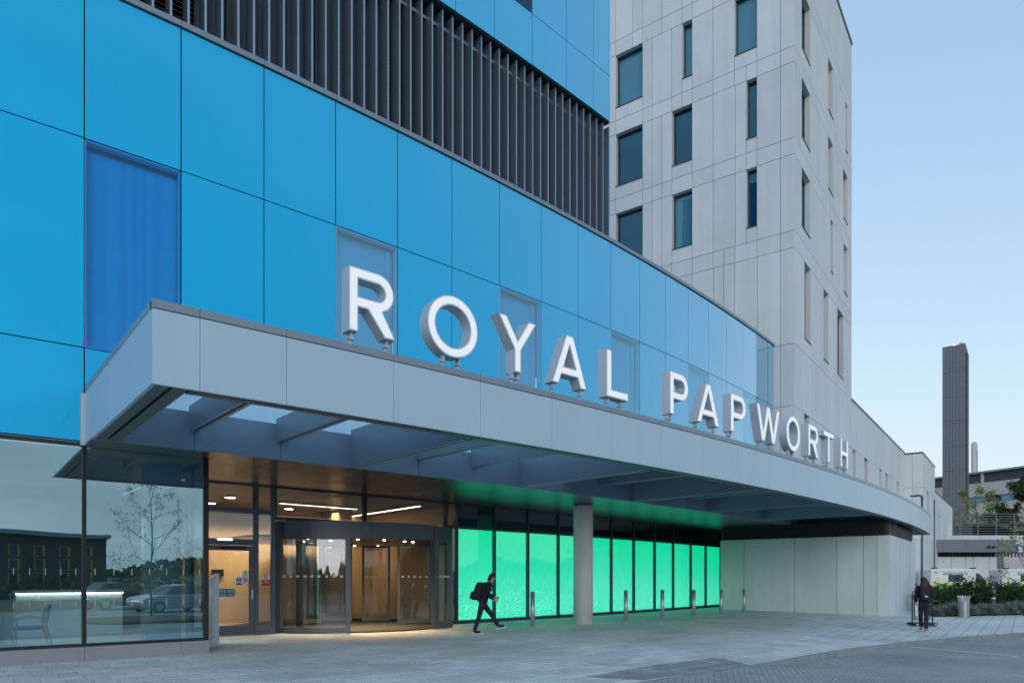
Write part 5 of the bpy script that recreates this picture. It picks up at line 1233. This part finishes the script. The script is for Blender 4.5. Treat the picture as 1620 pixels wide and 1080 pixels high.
# ================================================================== planting
def fast(name, verts, faces, m, par=None):
    me = bpy.data.meshes.new(name); me.from_pydata(verts, [], faces); me.update(); me.materials.append(m)
    o = bpy.data.objects.new(name, me); COL.objects.link(o); o.parent = par; return o
def rv(): 
    while True:
        v = Vector((random.uniform(-1, 1), random.uniform(-1, 1), random.uniform(-1, 1)))
        if .05 < v.length < 1: return v.normalized()
def leafquads(pts, size, asp=.6):
    V, Fc = [], []
    for p in pts:
        u = rv(); v = u.cross(rv())
        if v.length < .1: v = u.orthogonal()
        v.normalize(); s = size*random.uniform(.6, 1.35); i = len(V)
        V += [p - u*s, p + v*s*asp, p + u*s, p - v*s*asp]; Fc.append((i, i+1, i+2, i+3))
    return V, Fc
def clumpy(center, rx, ry, rz, nclump, per, spread):
    pts = []
    for c in range(nclump):
        v = rv(); f = random.uniform(.35, 1)**.5; c0 = Vector((center[0]+v.x*rx*f, center[1]+v.y*ry*f, center[2]+v.z*rz*f)); sp = spread*random.uniform(.6, 1.4)
        for j in range(per):
            w = rv()*random.random()**.6; pts.append(c0 + Vector((w.x*sp, w.y*sp, w.z*sp*.85)))
    return pts
def bush(proto_seed, h, rx, mats_, nclump=42, per=24, leaf=.058):
    random.seed(proto_seed); T = thing('shrub', '', '')
    pts = clumpy((0, 0, h*.56), rx, rx*.8, h*.42, nclump, per, .22)
    for j in range(14):
        a = random.uniform(0, 6.28); r = random.uniform(.1, rx*.8); top = h*random.uniform(.95, 1.25)
        for i in range(22): z = h*.6 + (top-h*.6)*i/22; pts.append(Vector((math.cos(a)*r + random.gauss(0, .05), math.sin(a)*r + random.gauss(0, .05), z)))
    V, Fc = leafquads(pts, leaf); fast('foliage', V, Fc, mats_, T)
    b = MB()
    for j in range(9):
        a = random.uniform(0, 6.28); r = random.uniform(.2, rx*.8); b.tube([Vector((0, 0, 0)), Vector((math.cos(a)*r*.5, math.sin(a)*r*.4, h*.4)), Vector((math.cos(a)*r, math.sin(a)*r*.8, h*.95))], .02, 5, r1=.006)
    b.build('stems', M['bark'], T); return T
protos = [bush(11, 1.7, .95, M['leafd']), bush(12, 1.45, .9, M['leaf']), bush(13, 1.9, .9, M['leafd'])]
spots = [(1478, 33.5, 0, 1.0, 'dark green shrub nearest the black poster stand'), (1494, 35, 1, .92, 'mid green shrub below the rear of the ambulance'), (1512, 34.4, 2, .84, 'tall dark shrub right behind the litter bin'), (1531, 35.5, 0, 1.08, 'dense dark shrub under the lettering of the ambulance'),
 (1548, 34.8, 2, 1.04, 'tallest dark shrub in front of the ambulance side window'), (1563, 36, 1, 1.12, 'leafy mid green shrub just left of the bollard lamp'), (1583, 35.5, 0, .97, 'dark shrub just right of the bollard lamp'), (1600, 36.4, 1, 1.05, 'mid green shrub below the slender young tree'), (1617, 35.4, 2, .9, 'dark shrub cut by the right edge of the photo'),
 (1505, 37.5, 0, .95, 'dark shrub in the back row between ambulance and bin'), (1576, 38, 2, .95, 'dark shrub in the back row behind the bollard lamp'), (1628, 37.5, 1, 1.1, 'mid green shrub at the far right back row')]
random.seed(31)
used = set()
for px, d, pi_, sc, lab in spots:
    o = protos[pi_] if pi_ not in used else copy_tree(protos[pi_]); used.add(pi_)
    p = at(px, 950, d); o.location = (p.x, p.y, -.17); o.rotation_euler = (0, 0, random.uniform(0, 6.28)); o.scale = (sc, sc, sc*.80*random.uniform(.9, 1.05)); tag(o, lab, 'shrub', 'shrubs in front of the ambulances')
def lavender(seed):
    random.seed(seed); T = thing('lavender_plant', '', ''); V, Fc = [], []
    for j in range(900):
        a = random.uniform(0, 6.28); e = math.acos(random.uniform(.05, 1)); d = Vector((math.sin(e)*math.cos(a), math.sin(e)*math.sin(a), math.cos(e))); L_ = random.uniform(.30, .5); base = d*L_*.45; tip = d*L_ + Vector((random.gauss(0, .03), random.gauss(0, .03), random.uniform(0, .08)))
        s = d.cross(rv()); s = s.normalized()*.014; i = len(V); m_ = base*.4 + tip*.6
        V += [base - s*.4, m_ - s, tip, m_ + s]; Fc.append((i, i+1, i+2, i+3))
    fast('foliage', V, Fc, M['lav'], T)
    b = MB(); b.lathe([(.20, 0), (.22, .1), (.12, .22), (0, .25)], (0, 0, 0), 12); b.build('crown_base', M['lav'], T); return T
lp = [lavender(3), lavender(4), lavender(5)]; used = set(); random.seed(8)
near = ['nearest the poster stand', 'between poster stand and litter bin', 'touching the left of the litter bin', 'just right of the litter bin', 'halfway from the bin to the bollard lamp', 'in front of the bollard lamp', 'right of the bollard lamp', 'under the young tree', 'at the right edge of the photo']
ORD = 'first second third fourth fifth sixth seventh eighth ninth tenth last'.split()
for row, (dd, z_) in enumerate(((33.0, -.15), (34.0, -.15), (35.2, -.13))):
    for j in range(11):
        f = (j + .5*(row % 2))/10; px = 1478 + f*160 + random.uniform(-3, 3)
        d = (EYE+.17)*FPX/((975.5 - 4.5*f - row*3.6) - HY) + .45
        pi_ = random.randrange(3); o = lp[pi_] if pi_ not in used else copy_tree(lp[pi_]); used.add(pi_)
        p = at(px, 950, d); o.location = (p.x, p.y, z_); s = random.uniform(.8, 1.4); o.scale = (s*1.15, s*1.15, s*random.uniform(.8, 1.05)); o.rotation_euler = (0, 0, random.uniform(0, 6.28))
        tag(o, ORD[j] + ' grey green lavender bush from the left in the ' + ('front row of the bed', 'middle row of the bed', 'back row against the shrubs')[row], 'lavender', ('front row of lavender', 'middle row of lavender', 'back row of lavender')[row])
def tree(name, label, loc, h, r0, seed, leafm, nleaf, leafsize, spread=.5, first=.35, depth=4, group=None, cat='tree'):
    random.seed(seed); T = thing(name, label, cat, loc, 0, group); loc = Vector(loc); b = MB(); tips = []
    def branch(p, d, L_, r, lv):
        pts = [p]; q = p
        for i in range(4): d = (d + rv()*.16 + Vector((0, 0, .05))).normalized(); q = q + d*L_/4; pts.append(q)
        b.tube(pts, r, 6 if lv < 2 else 4, r1=r*.55)
        if lv >= 2: tips.extend(pts[1:])
        if lv < depth:
            for i in range(random.choice((2, 3, 3))):
                s = pts[random.choice((2, 3, 4))]; nd = (d + rv()*spread*1.5).normalized(); branch(s, nd, L_*random.uniform(.5, .72), r*.5, lv+1)
    trunk = [loc + Vector((random.gauss(0, .012*h*i/8), random.gauss(0, .012*h*i/8), h*.97*i/8)) for i in range(9)]
    b.tube(trunk, r0, 8, r1=r0*.15); b.build('trunk', M['bark'], T); b = MB()
    n = 16
    for i in range(n):
        f = first + (1-first)*(i/n); k_ = min(7, int(f*8)); p = trunk[k_].lerp(trunk[k_+1], f*8-k_) if f*8 < 8 else trunk[-1]; a = i*2.4 + random.uniform(-.4, .4)
        branch(p, Vector((math.cos(a), math.sin(a), random.uniform(.15, .7))).normalized(), h*.30*(1.15-f*.85), r0*.34*(1.1-f*.6), 1)
    b.build('limbs', M['bark'], T)
    if nleaf:
        pts = [random.choice(tips) + rv()*random.random()*h*.045 for _ in range(nleaf)]
        V, Fc = leafquads([p - loc for p in pts], leafsize); fast('crown', V, Fc, leafm, T)
    return T
p = at(1621, 940, 31); tree('young_tree', 'slender young tree with sparse leaves beside the lavender bed', (p.x, p.y, -.15), 4.1, .05, 5, M['leafy'], 700, .06, .6, .35, 3)
p = at(1545, 900, 104); tree('small_leafy_tree', 'thin yellow green tree beside the grey chimney', (p.x, p.y, 0), 14.2, .16, 6, M['leafy'], 2600, .17, .5, .3, 3)
p = at(1580, 900, 106); tree('small_leafy_tree', 'lower bushy yellow green tree behind the screen rails', (p.x, p.y, 0), 12.2, .16, 16, M['leafy'], 2800, .17, .5, .3, 3)
p = at(1630, 900, 100); tree('evergreen_tree', 'dark evergreen tree at the right edge of the photo', (p.x, p.y, 0), 15.2, .3, 26, M['leafd'], 5000, .22, .5, .2, 3)

# ================================================================== background buildings on the right
def wp(px, d, z=0): v = at(px, HY, d); v.z = z; return v
D1 = 72; LOW = thing('ambulance_station', 'low pale building with a deep grey metal fascia behind the ambulances', 'building', wp(1520, D1))
x0, x1 = wp(1452, D1).x, wp(1606, D1).x
b = MB(); b.box(x0, wp(1586.5, D1).x, D1+.9, D1+8, -.5, 3.68); tone(b.build('wall', M['conc'], LOW))
b = MB()
for px in (1513, 1537, 1549, 1574): x = wp(px, D1).x; b.box(x-.015, x+.015, D1+.88, D1+.91, -.5, 3.66)
b.build('wall_joints', M['jc'], LOW)
b = MB(); xs = [x0, wp(1491.5, D1).x, wp(1527.5, D1).x, wp(1564, D1).x, x1]
for a, c in zip(xs, xs[1:]): b.box(a+.01, c-.01, D1-.1, D1, 4.13, 5.32)
b.build('fascia', M['grey'], LOW); b = MB(); b.box(x0, x1, D1+.01, D1+7, 4.12, 5.25); b.build('roof', M['grey'], LOW)
b = MB(); b.box(x0, x1, D1-.15, D1+.3, 5.32, 5.42); b.build('roof_trim', M['alu2'], LOW)
b = MB()
for j in range(60): x = wp(1479, D1).x + j*.36; b.box(x, x+.10, D1+1.2, D1+1.3, 3.68, 4.13)
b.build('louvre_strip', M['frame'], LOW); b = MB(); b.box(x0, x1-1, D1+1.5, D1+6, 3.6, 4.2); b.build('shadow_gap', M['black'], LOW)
for px in (1562.6, 1570.1):
    x = wp(px, D1).x; b = MB(); b.box(x-.12, x+.12, D1-.32, D1-.11, 4.55, 4.75); b.build('floodlight', M['black'], LOW)
b = MB(); b.box(x1+.01, x1+.22, D1-.1, D1+.3, 4.1, 4.95); b.build('blue_end_trim', mat('blue_trim', (.02, .12, .40), .5), LOW)
b = MB(); b.box(wp(1604, 84).x, wp(1680, 84).x, 84, 92, -.5, 5.4); W_ = thing('grey_store_building', 'plain dark grey building at the far right behind the second ambulance', 'building', wp(1640, 84)); b.build('wall', M['dband'], W_)
b = MB(); b.box(wp(1588, 80).x, wp(1680, 80).x, 80, 83, -.5, 4.3); b.build('pale_base', M['rend'], W_)
D2 = 82; b = MB(); b.box(wp(1480, D2).x, wp(1680, D2).x, D2, D2+14, 4.5, 6.45); R_d = thing('roof_deck', 'long pale concrete roof edge above the grey fascia', 'roof deck', wp(1560, D2)); tone(b.build('deck', M['conc2'], R_d))
D3 = 94; SC = thing('plant_screen', 'dark metal rail screen on the roof in front of the white building', 'screen', wp(1560, D3, 6.4))
zb_, zt_ = 6.4, EYE + (HY-811)/FPX*D3
xa, xb_ = wp(1490, D3).x, wp(1690, D3).x
for j in range(8):
    x = xa + (xb_-xa)*j/7; b = MB(); b.box(x-.06, x+.06, D3-.05, D3+.1, zb_, zt_); b.build('post', M['scr'], SC)
b = MB()
for j in range(11): z = zb_ + .4 + (zt_-zb_-.5)*j/10; b.box(xa, xb_, D3+.11, D3+.19, z-.04, z+.04)
b.build('rails', M['scr'], SC)
b = MB()
random.seed(4)
for x, w, h in ((wp(1507, 99).x, 6.5, 2.2), (wp(1524, 99).x, 9, 2.4), (wp(1556, 99).x, 6, 1.9), (wp(1580, 99).x, 8, 2.5), (wp(1610, 99).x, 9, 2.2)): b.box(x, x+w*.8, 97, 103, 6.3, 6.5+h)
UN = thing('roof_plant_units', 'dark rooftop plant boxes behind the metal rail screen', 'plant units', wp(1560, 99, 6.4)); b.build('casings', M['dband'], UN)
b = MB(); b.box(wp(1486, 96).x, wp(1690, 96).x, 96, 112, 0, 6.3); b.build('supporting_wall', M['plinth'], UN)
# chimney
D4 = 130; CA = wp(1491.5, D4); ct = Vector((math.cos(rad(37)), -math.sin(rad(37)), 0)); cn = Vector((ct.y, -ct.x, 0)); fC = plane(CA, ct, cn)
cw_ = son(1527.5, CA, ct); zc = EYE + (HY-549)/FPX*D4
CH = thing('chimney_tower', 'tall dark grey panelled chimney tower rising above the roofs', 'chimney', CA)
b = MB(); cw = cw_/7
lev = sorted([0, zc] + [EYE + (HY-y)/FPX*D4 for y in (786, 746, 708.5, 671, 667, 630, 590, 585)])
for i in range(7):
    for z0, z1 in zip(lev, lev[1:]): b.cbox(fC, cw*i+.02, cw*(i+1)-.02, -.12, 0, z0+.02, z1-.02)
b.build('panels', M['chim'], CH); b = MB(); b.cbox(fC, 0.05, cw_-.02, -4.2, -.1, 0, zc-.05); b.build('core', M['chimd'], CH)
b = MB(); b.cbox(fC, cw_+.02, cw_+.25, -3.6, -.7, 0, zc-1.3); b.build('side_fin', M['chimd'], CH)
b = MB(); b.cbox(fC, -.06, -.005, -.3, .02, 0, zc); b.build('edge_trim', M['alu2'], CH)
for f_, h_, r in ((.26, .5, .24), (.75, .75, .28), (.85, .6, .26), (.92, .55, .18)):
    p = fC(cw_*f_, -2, 0); b = MB(); b.lathe([(r, zc-1), (r, zc+h_), (r*.8, zc+h_), (r*.8, zc-1)], p, 14); b.build('flue', M['steel'], CH)
p = fC(cw_*.5, -.3, zc-.1); b = MB(); b.lathe([(0, 0), (.2, .02), (.2, .25), (.1, .35), (0, .4)], p, 12); b.build('warning_lamp', M['redlamp'], CH)
D5 = 235; p = wp(1541.3, D5); r = 4.4/FPX*D5; zc2 = EYE + (HY-701.5)/FPX*D5
T = thing('round_chimney', 'thin pale round chimney far behind the white building', 'chimney', p)
b = MB(); b.lathe([(r, 0), (r, zc2)], p, 24); b.build('stack', M['rend'], T); b = MB(); b.lathe([(r*.6, zc2-.2), (r*.6, zc2+.5), (r*.4, zc2+.5)], p, 16); b.build('flue', M['steel'], T)
# ladder-like strip
b = MB()
for j in range(60): b.box(p.x+r*.25, p.x+r*.7, p.y-r-.1, p.y-r+.1, 8+j*.6, 8.2+j*.6)
b.build('ladder', M['grey'], T)
# white hospital block: front runs from far left to nearer right
WA, WBp = wp(1474, 178), wp(1700, 150); t = (WBp-WA); wl = t.length; t.normalize(); n = Vector((t.y, -t.x, 0)); fW = plane(WA, t, n)
WH = thing('white_hospital_block', 'long white rendered building with a dark roof band and window strip', 'building', WA)
zz_ = lambda px, y: (lambda s: EYE + (HY-y)/FPX*fW(s, 0, 0).y)(son(px, WA, t))
zr0, zr1, zr2, zr3 = zz_(1600, 739.5), zz_(1600, 742.5), zz_(1600, 758), zz_(1600, 780)
zr4 = zz_(1600, 790.5)
b = MB(); b.cbox(fW, 0, wl, -12, 0, 0, zr4); b.cbox(fW, 0, wl, -12, 0, zr3, zr2); b.build('wall', M['rend'], WH)
b = MB(); b.cbox(fW, 0, wl, -12, -.3, zr2+.003, zr1); b.build('roof_band', M['dband'], WH)
b = MB(); b.cbox(fW, -.5, wl, -12.5, .6, zr1+.003, zr0); b.build('eaves', M['alu2'], WH)
s_ = son(1554, WA, t); b = MB(); b.cbox(fW, s_-.3, s_+.3, -.29, .1, zr2, zr1); b.build('downpipe', M['rend'], WH)
b = MB(); b.cbox(fW, 0, wl, -3, -.5, zr4, zr3); b.build('window_back', M['room'], WH)
random.seed(12); s = son(1530, WA, t); j = 0
while s < wl-2:
    w = random.choice((4.4, 4.4, 3.2)); kind = random.random()
    b = MB()
    for a0, a1, c0, c1 in ((s, s+.18, zr4, zr3), (s+w-.18, s+w, zr4, zr3), (s+.18, s+w-.18, zr4, zr4+.15), (s+.18, s+w-.18, zr3-.15, zr3)): b.cbox(fW, a0, a1, -.3, .02, c0, c1)
    o = b.build('window', M['sill'], WH)
    b = MB(); b.face([fW(s+.18, -.15, zr4+.15), fW(s+w-.18, -.15, zr4+.15), fW(s+w-.18, -.15, zr3-.15), fW(s+.18, -.15, zr3-.15)]); b.build('pane', M['cglass'], o)
    if kind < .6:
        b = MB(); b.face([fW(s+.18, -.3, zr4+.15), fW(s+w-.18, -.3, zr4+.15), fW(s+w-.18, -.3, zr3-.15), fW(s+.18, -.3, zr3-.15)]); b.build('blind', M['blind'], o)
    s += w + random.choice((.1, .1, 3.0)); j += 1
# ================================================================== vehicles
def wheel(T, c, r, w, ax=Vector((0, 1, 0))):
    b = MB(); c = Vector(c); a = ax.normalized()
    b.tube([c - a*w/2, c - a*w*.42, c + a*w*.42, c + a*w/2], [r*.9, r, r, r*.9], 24); o = b.build('wheel', M['tyre'], T)
    b = MB(); b.tube([c - a*(w/2+.004), c + a*(w/2+.004)], r*.62, 16); b.build('rim', M['rim'], o)
def ambulance(px0, px1, d, label, word, flip=False):
    xa, xb_ = wp(px0, d).x, wp(px1, d).x; L_ = xb_-xa; T = thing('ambulance', label, 'ambulance', Vector((xa, d, -.32)), 0, 'ambulances parked behind the shrubs'); zg = -.32
    q = lambda x, y, z: Vector((xa + x, d + y, zg + z))
    H = 2.62
    prof = [(0.03, .38), (L_*.02, .32), (L_*.97, .32), (L_, .55), (L_-.03, 1.02), (L_-.35, 1.22), (L_-.98, 1.36), (L_-1.72, H-.22), (L_-2.05, H-.06), (L_-2.5, H), (.22, H), (.08, H-.10), (.0, 1.2)]
    b = MB(); b.poly([prof], lambda x, y, dd: q(x, dd + (.12*(y/H)**3 if dd < 1 else -.12*(y/H)**3), y), 0, 2.0); b.build('body', M['vanw'], T, bevel=.05)
    side = lambda s, dd, z: q(s, -dd + .12*(z/H)**3 - .004, z)
    b = MB(); b.poly([[(L_-2.05, 1.45), (L_-1.12, 1.45), (L_-1.78, 2.22), (L_-2.05, 2.24)]], lambda x, y, dd: side(x, dd, y), 0, .012); b.build('cab_window', M['vglass'], T)
    b = MB(); b.cbox(side, L_*.26, L_*.46, 0, .014, 1.55, 2.12); b.build('saloon_window', M['vglass'], T)
    b = MB(); b.poly([[(L_-1.0, 1.40), (L_-.97, 1.38), (L_-1.70, H-.24), (L_-1.74, H-.22)]], lambda x, y, dd: q(x + .02, .2 + dd*1.6, y), 0, 1); b.build('windscreen', M['vglass'], T)
    for i in range(9):
        b = MB(); s0 = .15 + i*(L_-.9)/9; s1 = s0 + (L_-.9)/9; b.cbox(side, s0, s1-.004, 0, .010, 1.08, 1.36); b.build('livery_block', M['vany'] if i % 2 == 0 else M['vang'], T)
        b = MB(); b.cbox(side, s0, s1-.004, 0, .010, .78, 1.075); b.build('livery_block', M['vang'] if i % 2 == 0 else M['vany'], T)
    b = MB(); b.cbox(side, .1, L_-1.95, 0, .012, H-.22, H-.185); b.cbox(side, .1, .13, 0, .012, 1.37, H-.222); b.build('yellow_outline', M['vany'], T)
    text(word, .33, M['vang'], T, lambda x, y: side(L_*.36 + x*1.1, .014, H-.42 + y), 'lettering')
    T2 = MB(); 
    c0 = (.62, 1.78)
    T2.poly([arc(c0[0], c0[1], .15, .17, 0, 345, 23), arc(c0[0], c0[1], .10, .12, 0, -345, 23)], lambda x, y, dd: side(x, dd, y), 0, .012); T2.cbox(side, c0[0]-.03, c0[0]+.03, 0, .013, c0[1]-.05, c0[1]+.05); T2.cbox(side, c0[0]-.24, c0[0]+.24, 0, .012, c0[1]-.27, c0[1]-.23); T2.build('crest', M['vany'], T)
    b = MB(); b.cbox(side, .35, .62, 0, .014, H-.36, H-.30); b.build('vent', M['sblack'], T)
    for s in (.35, L_-2.3):
        b = MB(); b.box(xa+s, xa+s+.35, d+.15, d+.6, zg+H+.002, zg+H+.10); b.build('beacon', M['sblack'], T, bevel=.03)
    b = MB(); b.box(xa+L_-.06, xa+L_+.02, d+.15, d+.45, zg+.85, zg+1.05); b.build('headlight', M['rim'], T)
    for s in (1.0, L_-.95):
        for y in (.12, 1.88): wheel(T, q(s, y, .36), .36, .24)
    return T
ambulance(1472.5, 1583, 60, 'white ambulance with green and yellow blocks, fully visible behind shrubs', 'AMBULANCE')
ambulance(1586, 1700, 61.5, 'second white ambulance cut by the right edge of the photo', 'BARIATRIC')
def car(label, loc, rz, paint):
    T = thing('parked_car', label, 'car', loc, rz, 'cars parked across the road')
    mt = Matrix.Translation(Vector(loc)) @ Matrix.Rotation(rz, 4, 'Z'); q = lambda x, y, z: mt @ Vector((x, y, z))
    prof = [(-2.1, .35), (-1.85, .22), (1.9, .22), (2.15, .38), (2.18, .62), (2.0, .80), (1.1, .95), (.2, .97), (-1.6, 1.0), (-2.05, .95), (-2.15, .6)]
    b = MB(); b.poly([prof], lambda x, y, d: q(x, d*(1-.06*abs(x/2.1)**3), y), -.88, .88); b.build('body', paint, T, bevel=.05)
    cab = [(1.05, .94), (.35, 1.42), (-.2, 1.49), (-1.1, 1.46), (-1.85, .98)]
    b = MB(); b.poly([cab], lambda x, y, d: q(x, d*(1-.28*(y-.94)), y), -.80, .80); b.build('windows', M['vglass'], T, bevel=.03)
    b = MB(); b.poly([[(.38, 1.405), (-.2, 1.505), (-1.12, 1.475), (-1.2, 1.42), (-.2, 1.46)]], lambda x, y, d: q(x, d, y), -.68, .68); b.build('roof', paint, T, bevel=.01)
    for x in (1.35, -1.3):
        for y in (-.82, .82): wheel(T, q(x, y, .31), .31, .2, mt.to_3x3() @ Vector((0, 1, 0)))
    for y in (-.6, .6):
        b = MB(); b.cbox(lambda a, c, z: q(a, c, z), 2.06, 2.17, y-.18, y+.18, .58, .74); b.build('headlight', M['rim'], T, bevel=.03)
        b = MB(); b.cbox(lambda a, c, z: q(a, c, z), -2.16, -2.08, y-.15, y+.15, .68, .86); b.build('tail_light', M['red'], T)
    return T
# ================================================================== the far side of the road (seen in the glass)
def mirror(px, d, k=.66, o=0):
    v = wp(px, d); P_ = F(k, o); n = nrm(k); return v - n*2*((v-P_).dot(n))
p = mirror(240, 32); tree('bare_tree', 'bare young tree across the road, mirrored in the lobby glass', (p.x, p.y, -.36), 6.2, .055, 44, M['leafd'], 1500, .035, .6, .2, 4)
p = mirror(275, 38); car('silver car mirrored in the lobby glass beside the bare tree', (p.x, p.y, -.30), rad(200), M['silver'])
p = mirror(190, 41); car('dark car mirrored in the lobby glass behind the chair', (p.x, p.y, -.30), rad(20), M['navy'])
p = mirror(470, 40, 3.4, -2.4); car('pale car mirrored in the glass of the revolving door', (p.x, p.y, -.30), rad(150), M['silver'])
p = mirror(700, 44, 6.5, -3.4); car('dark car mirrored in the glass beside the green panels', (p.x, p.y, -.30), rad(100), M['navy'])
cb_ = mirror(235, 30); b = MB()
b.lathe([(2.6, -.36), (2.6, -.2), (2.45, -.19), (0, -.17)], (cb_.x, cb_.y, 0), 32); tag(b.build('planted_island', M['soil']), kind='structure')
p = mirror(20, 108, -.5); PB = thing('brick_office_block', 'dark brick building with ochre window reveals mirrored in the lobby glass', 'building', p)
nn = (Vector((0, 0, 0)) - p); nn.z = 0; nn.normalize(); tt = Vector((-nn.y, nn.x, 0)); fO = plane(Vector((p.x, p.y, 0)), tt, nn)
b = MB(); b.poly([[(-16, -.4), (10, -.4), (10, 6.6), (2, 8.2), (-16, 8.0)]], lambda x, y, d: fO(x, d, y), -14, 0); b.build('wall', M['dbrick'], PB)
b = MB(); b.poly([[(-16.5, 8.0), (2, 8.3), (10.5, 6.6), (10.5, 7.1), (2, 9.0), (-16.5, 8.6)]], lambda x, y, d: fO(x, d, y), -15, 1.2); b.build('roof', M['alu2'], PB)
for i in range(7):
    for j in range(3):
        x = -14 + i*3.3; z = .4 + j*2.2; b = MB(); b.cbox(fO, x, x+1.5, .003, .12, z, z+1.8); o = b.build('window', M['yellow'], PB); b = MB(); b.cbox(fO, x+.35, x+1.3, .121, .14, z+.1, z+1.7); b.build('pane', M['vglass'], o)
# distant woods beyond the fields, one mass
random.seed(77); pts = []
for i in range(15000):
    a = random.uniform(rad(-200), rad(60)); hh = 7 + 4*math.sin(a*9) + 2.5*math.sin(a*23+1) + 1.5*math.sin(a*57); r = random.uniform(300, 330); z = random.random()**.7*hh
    pts.append(Vector((r*math.cos(a), r*math.sin(a), z)))
V, Fc = leafquads(pts, 1.6, .8); tag(fast('distant_woodland', V, Fc, M['leafd']), kind='stuff')
rows = []
for i in range(121):
    a = rad(-205) + rad(270)*i/120; hh = 4.5 + 4*math.sin(a*9) + 2*math.sin(a*23+1)
    rows.append([Vector((r*math.cos(a), r*math.sin(a), z)) for r, z in ((150, -.35), (230, .4), (298, max(1, hh*.3)), (345, max(3, hh)), (420, 0))])
grid('hills', rows, M['grass'])
for k, lab in ((40, 1), (75, 2)): pass
random.seed(90); pts = []
for i in range(6000):
    t_ = random.random(); a = rad(-175) + rad(200)*t_; r = 44 + 3*math.sin(a*7) + random.uniform(0, 2.2); hh = 1.7 + .5*math.sin(a*31) + .3*math.sin(a*67)
    pts.append(Vector((r*math.cos(a)*1.1, r*math.sin(a), -.3 + random.random()*hh)))
V, Fc = leafquads(pts, .28, .8); tag(fast('hedge', V, Fc, M['leafd']), kind='stuff')
